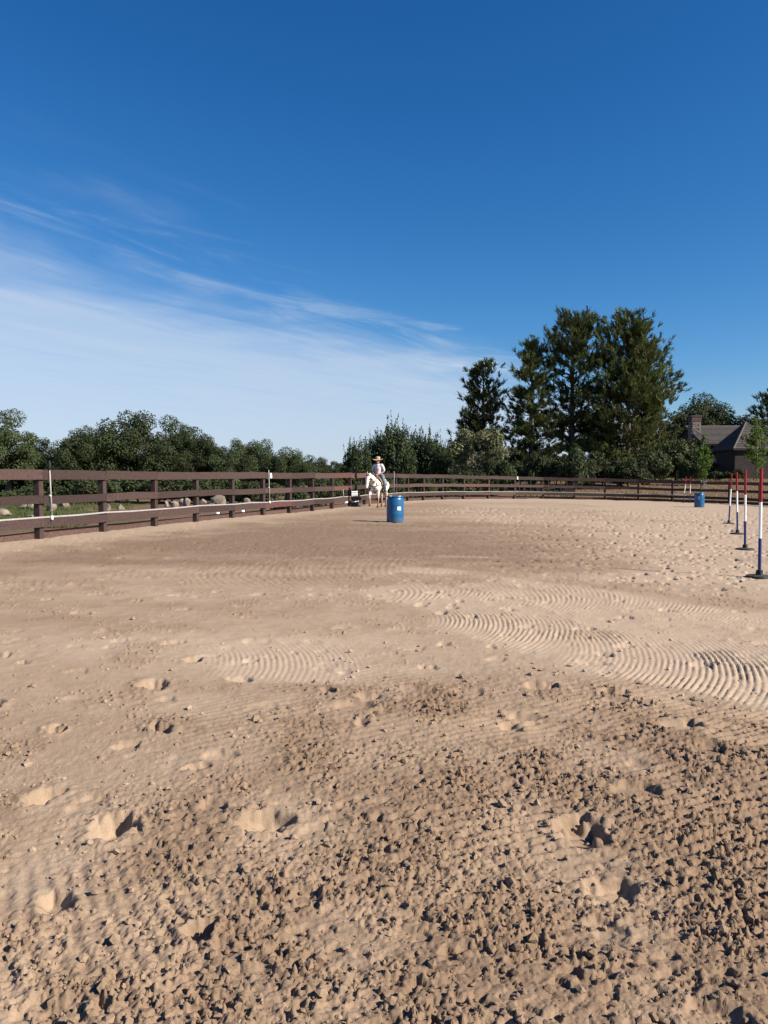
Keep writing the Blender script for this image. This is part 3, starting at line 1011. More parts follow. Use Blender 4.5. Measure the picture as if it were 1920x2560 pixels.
def broadleaf(seed, nclump, rx, rz, zc, clump_r, per, leaf, low=-0.35, gap=0.0, upright=0.0, nsub=0):
    """crown made of many leaf clumps over a dome; returns crown mesh, list of clump centres"""
    r = np.random.default_rng(seed)
    parts = []; cs = []
    subs = [r.normal(size=3) * np.array([0.36 * rx, 0.36 * rx, 0.16 * rz]) + np.array([0, 0, -0.08 * rz]) for _ in range(nsub)] if nsub else None
    if subs:
        subs[0] = np.array([0, 0, 0.34 * rz])
    while len(cs) < nclump:
        d = unit(1, r)[0]
        if d[2] < low:
            continue
        q = r.uniform(0.45, 1.0) ** 0.6
        if subs is not None:                            # several domes grown together
            o_ = subs[len(cs) % len(subs)]
            cs.append(np.array([o_[0] + d[0] * rx * q * 0.58, o_[1] + d[1] * rx * q * 0.58, zc + o_[2] + d[2] * rz * q * 0.66]))
            continue
        lob = 1 + 0.16 * math.sin(3 * math.atan2(d[1], d[0]) + seed) + 0.10 * math.sin(5 * math.atan2(d[1], d[0]) + 2 * seed)
        cs.append(np.array([d[0] * rx * q * lob, d[1] * rx * q * lob, zc + d[2] * rz * q]))
    for c_ in cs:
        cr_ = clump_r * r.uniform(0.6, 1.35)
        n = int(per * (cr_ / clump_r) ** 2)
        u_ = unit(n, r)
        rad = r.uniform(0.35, 1.08, n) ** 0.5
        p = c_ + u_ * (rad * cr_)[:, None] * np.array([1, 1, 0.75 + upright])
        tint = np.clip(0.5 + 0.22 * r.normal() + 0.22 * r.normal(size=n), 0, 1)
        parts.append(leaves(p, u_ + np.array([0, 0, 0.4]), leaf, leaf * 0.55, r, tint))
        if upright:                                    # shoots standing up out of the clump
            for _ in range(3):
                b0 = c_ + r.normal(size=3) * cr_ * 0.4
                t_ = np.linspace(0, 1, 26)[:, None]
                dirv = np.array([r.normal() * 0.18, r.normal() * 0.18, 1])
                p = b0 + t_ * dirv * cr_ * 1.9 + r.normal(size=(26, 3)) * 0.10 * cr_ * (1.15 - t_)
                parts.append(leaves(p, unit(26, r), leaf, leaf * 0.45, r, np.clip(tint[0] + 0.2 * r.normal(size=26), 0, 1)))
    return merge_leaves('crown', parts), cs


def branches(seed, cs, zt, tr, nl, split=0.35):
    """trunk that forks into limbs reaching the clumps"""
    r = random.Random(seed)
    mb = MB()
    ft = Vector((r.uniform(-.2, .2), r.uniform(-.2, .2), zt))
    mb.tube([(0, 0, -0.4), (0.02, 0.01, 0.1), tuple(ft * 0.5 + Vector((r.uniform(-.1, .1), 0, 0))), tuple(ft)], [tr * 1.5, tr * 1.15, tr * 0.95, tr * 0.8], 9)
    for c_ in r.sample(list(cs), min(nl, len(cs))):
        e_ = Vector(c_)
        m_ = ft.lerp(e_, 0.5) + Vector((r.uniform(-.4, .4), r.uniform(-.4, .4), r.uniform(-.1, .6)))
        q = ft * r.uniform(0.75, 1.0)
        mb.tube([tuple(q), tuple(q.lerp(m_, .5) + Vector((r.uniform(-.15, .15), r.uniform(-.15, .15), .1))), tuple(m_), tuple(e_)], [tr * 0.5, tr * 0.36, tr * 0.22, tr * 0.06], 6)
    return mb.mesh('trunk', True)


def pine(seed, H, z0, prof, nwh, per, tuft, lean=(0, 0), leaders=1, side=None):
    """whorled boughs that turn up at the tip, each carrying brushes of needles"""
    r = np.random.default_rng(seed)
    parts = []; wood = MB()
    tops = [(0.0, 0.0, H)]
    if leaders > 1:
        tops += [(r.uniform(0.9, 1.6), r.uniform(-.5, .5), H * r.uniform(0.93, 0.98)) for _ in range(leaders - 1)]
    for li, (lx, ly, lz) in enumerate(tops):
        tr = 0.022 * H / (1 + 0.6 * li)

        def axis_pt(z, lx=lx, ly=ly, li=li, lz=lz):
            f_ = z / lz
            g_ = max(0.0, f_ - 0.45) / 0.55 if li else 0.0
            f_ = max(f_, 0.0)
            return np.array([lean[0] * f_ ** 1.5 + lx * g_ ** 0.7, lean[1] * f_ ** 1.5 + ly * g_ ** 0.7, z])
        zs = np.linspace(0.45 * lz if li else -0.4, lz * 0.985, 26)
        wood.tube([tuple(axis_pt(z)) for z in zs], [max(0.02, tr * (1 - 0.93 * max(z, 0) / lz)) for z in zs], 8)
        zz = np.linspace((z0 if li == 0 else max(z0, 0.5 * lz)), lz * 0.965, nwh if li == 0 else nwh // 2)
        for z in zz:
            f_ = (z - z0) / (lz - z0)
            nb = r.integers(3, 6)
            z = min(z + r.normal() * 0.12, lz * 0.965)
            for _ in range(nb):
                az = r.uniform(0, 2 * math.pi)
                ln = np.interp(f_, prof[0], prof[1]) * r.uniform(0.55, 1.2)
                if li:
                    ln *= 0.55
                if side is not None:
                    ln *= 1 + side * math.cos(az)
                rise = np.interp(f_, [0, 0.5, 1.0], [-0.08, 0.28, 1.3]) + r.normal() * 0.12
                d = np.array([math.cos(az), math.sin(az), rise])
                b0 = axis_pt(z)
                k_ = np.linspace(0, 1, 5)[:, None]
                path = b0 + d * ln * k_ + np.array([0, 0, 1]) * ln * 0.30 * k_ ** 2.2
                if ln > 0.8:
                    wood.tube([tuple(p) for p in path], [0.014 * ln + 0.02, 0.012 * ln + 0.015, 0.009 * ln + .01, 0.012, 0.006], 5, False)
                nt_ = max(2, int(ln * per))
                ct = np.clip(0.5 + 0.2 * r.normal(), 0, 1)
                for q in range(nt_):
                    s_ = r.uniform(0.32, 1.0) ** 0.8
                    pos = b0 + d * ln * s_ + np.array([0, 0, 1]) * ln * 0.30 * s_ ** 2.2
                    sp = 0.20 * ln * s_ + 0.08
                    pos = pos + r.normal(size=3) * sp * np.array([1, 1, 0.38])
                    ax = np.array([d[0] * 0.6, d[1] * 0.6, 0.75 + 0.4 * max(rise, 0)]) + r.normal(size=3) * 0.35
                    ax /= np.linalg.norm(ax)
                    n = r.integers(15, 22)
                    v = ax * r.uniform(0.6, 1.2, n)[:, None] + unit(n, r) * 0.50
                    v /= np.linalg.norm(v, axis=1, keepdims=True)
                    Ln = tuft * r.uniform(0.7, 1.25, n)[:, None]
                    bs = pos + ax * r.uniform(-0.55, 0.45, n)[:, None] * tuft + r.normal(size=(n, 3)) * 0.05
                    w_ = np.cross(v, unit(n, r)); w_ /= np.linalg.norm(w_, axis=1, keepdims=True) + 1e-9
                    w_ *= 0.040 * r.uniform(0.7, 1.4, n)[:, None] * (tuft / 0.4)
                    co = np.stack([bs - w_ * 0.6, bs + w_ * 0.6, bs + v * Ln + w_ * 0.5, bs + v * Ln - w_ * 0.5], 1).reshape(-1, 3)
                    parts.append((co, np.arange(4 * n).reshape(n, 4), np.repeat(np.clip(ct + 0.2 * r.normal(size=n), 0, 1), 4)))
    return merge_leaves('crown', parts), wood.mesh('trunk', True)


def plant(name, label, category, x, y, crown, trunk, cm_, tm_, scale=(1, 1, 1), rz=0.0, group=None, dz=0.0, stem='trunk', top='crown'):
    t_ = thing(name, label, category, (x, y, tz(x, y) + dz), rz, group)
    t_.scale = scale
    if trunk is not None:
        link(stem, trunk, M[tm_], t_)
    link(top, crown, M[cm_], t_)
    return t_


def px_x(px, d):
    return (px - 960) / 1923.0 * d


# live oaks beyond the left fence: four crowns reused at different turns and sizes
OAKS = []
for sd_, nc_, low in ((3, 74, -0.75), (5, 70, -0.8), (8, 74, -0.7), (12, 66, -0.85)):
    cr_, cs_ = broadleaf(sd_, nc_, 4.6, 4.0, 4.5, 1.15, 400, 0.125, low, nsub=7)
    OAKS.append((cr_, branches(sd_, cs_, 2.2, 0.34, 16)))


def oak(v, px, d, top, hw, label, rz, mat_='oak', group='oaks beyond the left fence'):
    """top in metres above the land, hw crown half width in metres"""
    x = px_x(px, d)
    cr_, tr_ = OAKS[v]
    return plant('oak_tree', label, 'tree', x, d, cr_, tr_, mat_, 'bark', (hw / 5.1, hw / 5.1, top / 9.0), rz, group)


oak(1, 20, 74, 8.8, 4.6, 'oak cut off by the left edge of the picture', 0.4)
oak(3, 98, 80, 6.4, 3.6, 'lower oak sloping down beside the gap left of the big domed oak', 1.9)
oak(2, 205, 76, 7.6, 3.2, 'oak forming the left shoulder of the big domed oak', 2.6)
oak(0, 308, 78, 9.8, 5.0, 'biggest domed live oak rising behind the left fence', 0.0)
oak(1, 435, 80, 8.6, 4.0, 'rounded oak just right of the biggest domed oak', 3.5)
oak(2, 520, 78, 7.0, 3.0, 'narrow oak in the dip right of the rounded oak', 5.2)
oak(3, 588, 76, 6.2, 3.1, 'middle oak of the descending row left of the letter B', 0.8)
oak(0, 655, 72, 6.2, 2.8, 'oak rising directly behind the letter B', 4.1)
oak(2, 722, 70, 5.2, 2.5, 'low oak just right of the letter B', 1.1)
oak(1, 785, 88, 4.7, 2.8, 'small far oak near the end of the descending row', 2.2)
oak(3, 838, 105, 4.4, 2.9, 'smallest last oak before the gap left of the rider', 0.2)
# low dark growth under the oaks
BUSH = []
for sd_ in (31, 34):
    cr_, cs_ = broadleaf(sd_, 30, 1.5, 1.15, 1.0, 0.52, 170, 0.11, -0.6)
    BUSH.append((cr_, branches(sd_, cs_, 0.5, 0.06, 10)))


def bush(v, px, d, top, hw, label, mat_='bush', group=None, rz=None, name='bush', dz=0.0):
    cr_, tr_ = BUSH[v]
    return plant(name, label, 'bush', px_x(px, d), d, cr_, tr_, mat_, 'bark', (hw / 1.85, hw / 1.85, top / 2.45), random.uniform(0, 6) if rz is None else rz, group, dz, 'stem', 'foliage')


for q, (px, d, top, hw, lb) in enumerate([
        (150, 66, 3.0, 2.6, 'dark bush under the gap between the first two oaks'),
        (245, 64, 2.6, 2.4, 'dark undergrowth bush below the left side of the big domed oak'),
        (345, 66, 2.8, 2.6, 'dark undergrowth bush below the right side of the big domed oak'),
        (430, 64, 2.6, 2.4, 'grey green bush behind the fence below the rounded oak'),
        (505, 62, 2.4, 2.2, 'dark bush behind the fence above the biggest boulder'),
        (585, 62, 2.2, 2.0, 'dark bush behind the fence left of the letter B'),
        (655, 60, 2.0, 1.9, 'dark bush behind the fence under the letter B'),
        (60, 60, 1.6, 2.0, 'low dark bush behind the left end of the fence'),
        (815, 66, 2.4, 2.0, 'dark bush behind the fence just left of the rider shadow'),
        (880, 70, 2.6, 2.0, 'dark bush behind the horse head'),
        (20, 78, 3.2, 3.0, 'tall dark bush beneath the oak at the left edge')]):
    bush(q % 2, px, d, top, hw, lb, 'oak', 'dark bushes along the left fence')
bush(0, 742, 50, 1.75, 0.95, 'bright green bush behind the fence right of the letter B', 'bright')
bush(1, 803, 52, 1.75, 0.85, 'bright green bush behind the fence, the one nearer the rider', 'bright')
bush(1, 700, 48, 0.9, 0.7, 'small low green bush below the middle rail near the letter B', 'bright')

# dark upright trees in the middle
WIL = []
for sd_ in (41, 44, 47):
    cr_, cs_ = broadleaf(sd_, 44, 2.6, 3.1, 3.5, 0.85, 170, 0.15, -0.75, 0, 0.5)
    WIL.append((cr_, branches(sd_, cs_, 1.6, 0.2, 12)))


def wil(v, px, d, top, hw, label, rz):
    cr_, tr_ = WIL[v]
    return plant('upright_tree', label, 'tree', px_x(px, d), d, cr_, tr_, 'willow', 'bark', (hw / 2.9, hw / 2.9, top / 7.6), rz, 'dark upright trees behind the rider')


wil(0, 897, 72, 5.6, 1.5, 'dark upright tree left of the rider', 0.3)
wil(1, 940, 76, 6.4, 1.7, 'narrow dark tree directly above the rider hat', 1.5)
wil(2, 990, 74, 7.2, 2.2, 'tallest dark upright tree right of the rider', 2.4)
wil(0, 1042, 76, 7.0, 2.2, 'broad dark upright tree in the middle group, second from the pines', 4.0)
wil(1, 1085, 78, 6.0, 2.0, 'dark upright tree at the right end of the middle group', 5.1)
wil(2, 1125, 96, 5.6, 3.2, 'low far tree in the notch between the middle group and the pines', 0.9)
bush(0, 964, 60, 2.5, 0.75, 'fresh green sapling bush at the right shoulder of the rider', 'bright')
bush(1, 1006, 62, 2.3, 1.1, 'rounded green bush behind the fence above the near barrel', 'bush')
bush(0, 1050, 63, 2.7, 1.5, 'hazy olive bush behind the fence right of the near barrel', 'bush')
bush(1, 1105, 66, 2.4, 1.8, 'low olive bush at the foot of the dark middle trees', 'bush')
bush(0, 1150, 68, 2.6, 1.9, 'dusty bush behind the fence left of the pale leaved tree', 'oak')

# pale leaved tree and bright bush in front of the left pine
cr_, cs_ = broadleaf(61, 44, 2.6, 2.6, 3.0, 0.7, 110, 0.15, -0.5)
plant('pale_leaved_tree', 'small tree with pale grey green leaves in front of the leftmost pine', 'tree', px_x(1195, 74), 74, cr_, branches(61, cs_, 1.4, 0.12, 14), 'pale', 'palebark', (1.0, 1.0, 1.12), 0.5)
bush(0, 1243, 70, 3.6, 1.6, 'bright green tall bush at the foot of the leftmost pine', 'bright')
bush(1, 1195, 69, 2.4, 2.0, 'dusky bush below the pale leaved tree', 'bush')

# pines
cr_, tr_ = pine(71, 15.2, 3.0, ([0, .25, .6, .85, 1], [2.9, 2.9, 1.9, 1.2, 0.4]), 25, 5.2, 0.46)
plant('pine_tree', 'leftmost pine, slim and standing apart', 'tree', px_x(1207, 82), 82, cr_, tr_, 'pine', 'bark', (1, 1, 0.87), 0.3, 'tall pines')
cr_, tr_ = pine(72, 16.5, 2.2, ([0, .3, .6, .85, 1], [2.7, 3.0, 2.0, 1.2, 0.35]), 27, 5.2, 0.46)
plant('pine_tree', 'second pine from the left, narrow with a pointed top', 'tree', px_x(1328, 80), 80, cr_, tr_, 'pine', 'bark', (1, 1, 0.87), 1.3, 'tall pines')
cr_, tr_ = pine(73, 19.2, 3.4, ([0, .2, .4, .55, .75, .9, 1], [3.0, 2.9, 2.5, 3.9, 2.8, 1.5, 0.4]), 28, 5.0, 0.50)
plant('pine_tree', 'tallest pine with its bare trunk showing in the middle', 'tree', px_x(1428, 81), 81, cr_, tr_, 'pine', 'bark', (0.95, 0.95, 0.895), 2.2, 'tall pines')
cr_, tr_ = pine(76, 18.4, 0.9, ([0, .25, .55, .8, .92, 1], [5.2, 5.2, 4.3, 2.5, 1.4, 0.4]), 32, 4.6, 0.50, leaders=3)
plant('pine_tree', 'broadest pine, bushy from top to ground with a forked tip', 'tree', px_x(1568, 79), 79, cr_, tr_, 'pine', 'bark', (0.88, 0.88, 0.90), 0.2, 'tall pines')
cr_, tr_ = pine(79, 14.2, 2.0, ([0, .3, .6, .85, 1], [2.2, 2.6, 2.3, 1.6, 0.5]), 23, 5.0, 0.46, lean=(0.6, 0), side=0.25)
plant('pine_tree', 'rightmost pine of the group, leaning out to the right', 'tree', px_x(1602, 84), 84, cr_, tr_, 'pine', 'bark', (1, 1, 1.0), 0.0, 'tall pines')
cr_, tr_ = pine(88, 13.0, 1.0, ([0, .3, .6, .85, 1], [3.4, 3.2, 2.4, 1.4, 0.5]), 23, 5.0, 0.48)
plant('pine_tree', 'shorter pine filling the gap between the tallest and the broadest pine', 'tree', px_x(1502, 86), 86, cr_, tr_, 'pine', 'bark', (0.9, 0.9, 0.72), 0.9, 'tall pines')
cr_, tr_ = pine(83, 12.0, 3.0, ([0, .4, .8, 1], [2.2, 2.6, 1.6, 0.5]), 18, 5.0, 0.46)
plant('pine_tree', 'pine at the right edge of the picture behind the house', 'tree', px_x(1915, 104), 104, cr_, tr_, 'pine', 'bark', (1.1, 1.1, 0.92), 0.0, 'tall pines')
for q, (px, d, top, hw, mt, lb) in enumerate([
        (1345, 72, 3.6, 1.3, 'bush', 'olive young growth below the second pine'),
        (1440, 70, 4.2, 1.9, 'bush', 'olive bush below the bare trunk of the tallest pine'),
        (1390, 73, 3.2, 1.9, 'oak', 'dark bush between the second and the tallest pine'),
        (1505, 72, 3.4, 2.0, 'oak', 'dark bush between the tallest and the broadest pine'),
        (1570, 70, 3.0, 2.0, 'bush', 'olive bush at the foot of the broadest pine'),
        (1300, 74, 2.6, 1.9, 'oak', 'dark bush behind the fence beside the letter E'),
        (1635, 74, 3.4, 2.0, 'oak', 'dark bush at the foot of the rightmost leaning pine')]):
    bush(q % 2, px, d, top, hw, lb, mt, 'bushes at the foot of the pines')

# round tree behind the house, shrubs before it
oak(2, 1752, 108, 12.6, 6.6, 'big dark rounded tree rising behind the house roof', 1.0, 'willow', None)
bush(0, 1688, 78, 4.6, 2.5, 'large dark olive bush left of the house', 'bush', None, 0.5)
bush(1, 1728, 76, 3.2, 1.4, 'olive bush just behind the bright sapling', 'bush', None, 1.5)
bush(1, 1650, 80, 3.8, 1.9, 'dark bush between the pines and the house', 'oak', None, 2.2)
bush(0, 1790, 84, 1.2, 1.0, 'low dark shrub at the house wall', 'oak', None, 2.2)
bush(1, 1838, 83, 1.4, 1.2, 'low pale shrub below the steep pyramid roof', 'pale', None, 1.2)


def sapling(px, d, H, w, seed, label, mt):
    r = np.random.default_rng(seed)
    parts = []
    st = MB().tube([(0, 0, -0.2), (0.03, 0, H * .4), (-0.03, 0.02, H * .75), (0.0, 0, H)], [0.05, 0.04, 0.025, 0.008], 7)
    for q in range(46):
        f_ = r.uniform(0.06, 1.0)
        ln = w * np.interp(f_, [0, .3, .7, 1], [0.6, 1.0, 0.7, 0.15]) * r.uniform(.5, 1.15)
        az = r.uniform(0, 6.28)
        p0 = np.array([0, 0, H * f_]); d_ = np.array([math.cos(az), math.sin(az), 0.75])
        st.tube([tuple(p0), tuple(p0 + d_ * ln * .5), tuple(p0 + d_ * ln)], [0.014, 0.01, 0.004], 4, False)
        n = int(10 + 24 * ln)
        p = p0 + d_ * ln * r.uniform(0.2, 1.05, n)[:, None] + r.normal(size=(n, 3)) * 0.12
        parts.append(leaves(p, unit(n, r), 0.13, 0.07, r))
    return plant('sapling_tree', label, 'tree', px_x(px, d), d, merge_leaves('crown', parts), st.mesh('trunk', True), mt, 'palebark')


sapling(1757, 70, 4.3, 0.8, 91, 'slender bright green sapling standing above the far blue barrel', 'sap')
sapling(1890, 72, 5.6, 1.5, 92, 'wider leafy sapling at the right edge before the house', 'sap')

# far wood closing the horizon
r_ = np.random.default_rng(5)
parts = []
for q in range(150):
    xx = r_.uniform(-230, 250); yy = r_.uniform(165, 240)
    hh = r_.uniform(4.5, 8.0)
    if abs(xx / yy * 1923 + 960 - 860) < 60:
        hh *= 0.8
    n = 240
    u_ = unit(n, r_)
    p = np.array([xx, yy, tz(xx, yy) + hh * 0.45]) + u_ * np.array([5.0, 4.0, hh * 0.55]) * (r_.uniform(0.5, 1.05, n)[:, None])
    parts.append(leaves(p, u_, 0.75, 0.5, r_))
link('distant_wood', merge_leaves('distant_wood', parts), M['far'], kind='stuff')


# ------------------------------------------------------------------ boulders, pipe fittings and small things beyond the fence
def boulder(px, d, w, h, label, seed, mt='rock', asp=0.8):
    r = random.Random(seed)
    bm = bmesh.new()
    bmesh.ops.create_icosphere(bm, subdivisions=3, radius=0.5)
    pl = [(Vector((r.gauss(0, 1), r.gauss(0, 1), r.gauss(0, .7))).normalized(), r.uniform(0.20, 0.38)) for _ in range(14)]
    for v in bm.verts:
        for n, o_ in pl:
            k_ = v.co.dot(n) - o_
            if k_ > 0:
                v.co -= n * k_ * 0.93
        v.co *= 1 + 0.05 * math.sin(v.co.x * 9 + seed) * math.sin(v.co.y * 8) + r.uniform(-.03, .03)
        v.co = Vector((v.co.x * w, v.co.y * w * asp, v.co.z * h * 1.25))
    me = bpy.data.meshes.new('boulder')
    bm.to_mesh(me); bm.free()
    me.polygons.foreach_set('use_smooth', [True] * len(me.polygons))
    o = auto_smooth(link('boulder', me, M[mt]), 28)
    x = px_x(px, d)
    o.location = (x, d, tz(x, d) + h * 0.36)
    o.rotation_euler = (0, 0, r.uniform(0, 6))
    o['label'] = label; o['category'] = 'rock'; o['group'] = 'boulders beyond the left fence'


for q, b_ in enumerate([
        (8, 44, 1.0, .45, 'pale boulder at the left edge below the middle rail'),
        (60, 52, 0.9, .42, 'low boulder left of the first fence post'),
        (80, 52, 0.8, .5, 'tan boulder touching the first fence post in view'),
        (78, 42, 1.1, .2, 'flat pale stone slab in the grass left of the first post'),
        (130, 50, 1.0, .6, 'pointed tan boulder right of the sprinkler riser'),
        (158, 54, 1.2, .7, 'grey flat topped boulder right of the pointed one'),
        (268, 50, 0.7, .6, 'narrow boulder beside the second fence post'),
        (300, 51, 0.6, .5, 'grey boulder a little right of the second post'),
        (415, 56, 0.5, .45, 'small white stone left of the group of upright stones'),
        (435, 55, 0.9, .5, 'low cream boulder left of the upright stones'),
        (455, 58, 0.55, .7, 'upright white stone, left one of the pair'),
        (468, 57, 0.8, .75, 'rounded tan stone, right one of the pair'),
        (508, 58, 0.9, .6, 'cream boulder touching the biggest boulder'),
        (545, 57, 1.75, 1.05, 'biggest boulder, cream coloured, seen between the rails'),
        (530, 55, 0.8, .45, 'cracked grey boulder in front of the biggest boulder'),
        (616, 58, 0.8, .6, 'tilted cream boulder left of the letter B post'),
        (640, 56, 0.5, .4, 'small tan stone just left of the letter B post'),
        (674, 62, 0.9, .6, 'pale stone just right of the letter B post'),
        (690, 66, 0.8, .5, 'pale stone between the letter B and the bright bush'),
        (755, 56, 0.7, .5, 'pale stone below the bright green bush'),
        (745, 60, 0.6, .6, 'whitish stone behind the bright green bush')]):
    boulder(*b_[:5], 100 + q)
boulder(866, 47, 0.75, .35, 'white stone below the rider shadow on the fence', 140, 'white')
boulder(886, 46, 0.35, .3, 'small white stone between the rider shadow and the horse', 141, 'white')

gp = [(-9.4, 27.5), (-8.2, 30.8), (-7.35, 33.3), (-6.5, 35.8), (-5.2, 38.6), (-3.6, 42.0), (-2.4, 44.6)]
gpipe = MB().tube([(x, y, tz(x, y) + 0.05) for x, y in gp], 0.035, 8).build('ground_pipe', M['pvc'], smooth=True)
gpipe['label'] = 'white pipe lying on the dirt outside the left fence'; gpipe['category'] = 'pipe'
for x, y, lb in ((-7.15, 33.1, 'white and black pipe fitting outside the fence below the biggest boulder'),
                 (-6.45, 35.2, 'white and black pipe fitting outside the fence nearer the letter B')):
    t_ = thing('pipe_fitting', lb, 'pipe fitting', (x, y, tz(x, y)), 0.3, 'pipe fittings outside the fence')
    MB().tube([(0, 0, -0.05), (0, 0, 0.14)], 0.022, 8).build('stem', M['black'], t_)
    MB().tube([(-0.09, 0, 0.19), (0.06, 0, 0.19)], 0.075, 12).build('valve_body', M['white'], t_, smooth=True)
    MB().tube([(0.061, 0, 0.19), (0.13, 0, 0.19)], 0.065, 12).build('cap', M['black'], t_, smooth=True)

# white slatted bench seen through the fence beside the horse
x, y = px_x(884, 50), 50.0
bench = thing('white_bench', 'white slatted garden bench seen through the fence left of the horse head', 'bench', (x, y, tz(x, y)), 0.25)
for zz in (0.50, 0.64, 0.78):
    MB().box(-0.32, 0.32, 0.20, 0.225, zz, zz + 0.085).build('back_slat', M['white'], bench)
for yy in (-0.18, -0.06, 0.06):
    MB().box(-0.32, 0.32, yy, yy + 0.09, 0.40, 0.425).build('seat_slat', M['white'], bench)
for sx in (-0.3, 0.26):
    MB().box(sx, sx + 0.04, 0.226, 0.266, -0.1, 0.9).build('leg', M['white'], bench)
    MB().box(sx, sx + 0.04, -0.18, -0.14, -0.1, 0.398).build('leg', M['white'], bench)

# picket pen and dark chair behind the far fence
M['wood_dark'] = mat('dark old wood', (0.055, 0.038, 0.034), 0.8, 0.3, 5, rnd=0.2)
x0, y0 = px_x(1298, 65), 65.0
pen = thing('picket_pen', 'dark wooden picket panel standing behind the far fence right of the letter E', 'fence panel', (x0, y0, -0.12))
PW = px_x(1432, 65) - x0
MB().box(-0.05, PW + 0.05, 0.03, 0.07, 1.42, 1.52).build('rail', M['wood_dark'], pen)
MB().box(-0.05, PW + 0.05, 0.03, 0.07, 0.42, 0.50).build('rail', M['wood_dark'], pen)
pw = MB().box(-0.035, 0.035, -0.03, 0.029, -0.1, 1.5).mesh('picket')
for q in range(10):
    o = link('picket', pw, M['wood_dark'], pen)
    o.location = (PW * q / 9.0 + random.uniform(-.05, .05), 0, random.uniform(-.04, .04))
    o.rotation_euler = (0, random.uniform(-.03, .03), 0)
x, y = px_x(1421, 63.2), 63.2
ch = thing('slatted_chair', 'black slatted chair behind the far fence at the right end of the picket panel', 'chair', (x, y, tz(x, y)), 0.1)
for q in range(5):
    MB().box(-0.34 + 0.15 * q, -0.28 + 0.15 * q, 0.25, 0.28, 0.46, 1.02).build('back_slat', M['black'], ch)
MB().box(-0.38, 0.38, 0.24, 0.29, 1.02, 1.08).build('top_rail', M['black'], ch)
MB().box(-0.38, 0.38, -0.28, 0.30, 0.40, 0.455).build('seat', M['black'], ch)
for sx in (-0.37, 0.32):
    for sy in (-0.27, 0.24):
        MB().box(sx, sx + 0.05, sy, sy + 0.05, -0.1, 0.40).build('leg', M['black'], ch)


# ------------------------------------------------------------------ house
M['shingle'] = mat('grey brown shingles', (0.074, 0.066, 0.062), 0.9, 0.3, 3, 0.4, 9, rnd=0.22, stretch=(1, 1, 4))
M['wall'] = mat('dark brown siding', (0.040, 0.031, 0.029), 0.9, 0.25, 2, 0.3, 6)
M['trim'] = mat('grey trim', (0.13, 0.117, 0.107), 0.8, 0.2, 3)
M['stone'] = mat('pale chimney stone', (0.22, 0.185, 0.165), 0.95, 0.4, 3.5, 0.8, 6)
M['brick'] = mat('chimney brick', (0.13, 0.08, 0.07), 0.95, 0.3, 6, 0.6, 9)
M['glass'] = mat('dark window glass', (0.02, 0.022, 0.025), 0.12, 0.1, 2, spec=0.6)
HX, HY = px_x(1800, 92), 92.0
hz = tz(HX, HY)
house = thing('house', 'dark single storey house with grey shingle roof, chimney and steep pyramid roof', 'house', (HX, HY, hz), 0.0)


def hz_(py, d=92.0):
    """height above the house floor of something seen on this photo line at distance d"""
    return CAM_Z + (1192 - py) / 1923.0 * d - hz


def hx_(px, d=92.0):
    return px_x(px, d) - HX


zr, ze = hz_(1067, 96), hz_(1111, 91.5)
XE = hx_(1757, 91.5); xl, xr = hx_(1716, 94), hx_(1935)
DX = hx_(1712, 96) - XE                                # the left rake runs back at an angle
wall = MB().hexa([(XE + 0.45 - 0.15, 0.3, -0.4), (xr, 0.3, -0.4), (xr, 7.6, -0.4), (XE + 0.3 + DX * 1.7, 7.6, -0.4), (XE + 0.3, 0.3, ze - 0.1), (xr, 0.3, ze - 0.1), (xr, 7.6, ze - 0.1), (XE + 0.3 + DX * 1.7, 7.6, ze - 0.1)]).build('wall', M['wall'], house)
GA, GB, GC = (XE + 0.3, 0.3, ze - 0.097), (XE + 0.3 + DX * 1.7, 7.6, ze - 0.097), (XE + 0.25 + DX, 4.0, zr - 0.16)
MB().add([GA, GB, GC] + [(p[0] + 0.15, p[1], p[2]) for p in (GA, GB, GC)],
         [(0, 1, 2), (3, 5, 4), (0, 2, 5, 3), (2, 1, 4, 5), (1, 0, 3, 4)]).build('gable', M['wall'], house)
RP = [(XE, -0.5), (xr, -0.5), (xr, 4), (XE + DX, 4), (XE + 1.85 * DX, 8.2), (xr, 8.2)]
RZ = [ze, ze, zr, zr, ze, ze]
roof = MB().add([(p[0], p[1], z) for p, z in zip(RP, RZ)] + [(p[0], p[1], z - 0.12) for p, z in zip(RP, RZ)],
                [(0, 1, 2, 3), (3, 2, 5, 4), (6, 9, 8, 7), (9, 10, 11, 8), (0, 6, 7, 1), (4, 5, 11, 10), (0, 3, 9, 6), (3, 4, 10, 9), (1, 7, 8, 2), (2, 8, 11, 5)]).build('roof', M['shingle'], house)
NCO = 15
for q in range(NCO):                                     # courses of shingles, each lapping the one below
    f0, f1 = q / NCO, (q + 1.15) / NCO
    f1 = min(f1, 1.0)
    y0_, z0_ = -0.56 + 4.56 * f0, ze + (zr - ze) * f0
    y1_, z1_ = -0.56 + 4.56 * f1, ze + (zr - ze) * f1
    xa = XE + DX * f0 - 0.02; xb = XE + DX * f1 - 0.02
    j = random.uniform(0, 0.02)
    MB().add([(xa, y0_, z0_ + 0.02), (xr, y0_, z0_ + 0.02), (xr, y1_, z1_ + 0.02), (xb, y1_, z1_ + 0.02),
              (xa, y0_, z0_ + 0.10 + j), (xr, y0_, z0_ + 0.10 + j), (xr, y1_, z1_ + 0.035), (xb, y1_, z1_ + 0.035)],
             [(0, 3, 2, 1), (4, 5, 6, 7), (0, 1, 5, 4), (1, 2, 6, 5), (2, 3, 7, 6), (3, 0, 4, 7)]).build('shingle_course', M['shingle'], roof)
MB().tube([(XE + DX, 4, zr + 0.03), (xr, 4, zr + 0.03)], 0.09, 8).build('ridge_cap', M['trim'], roof)
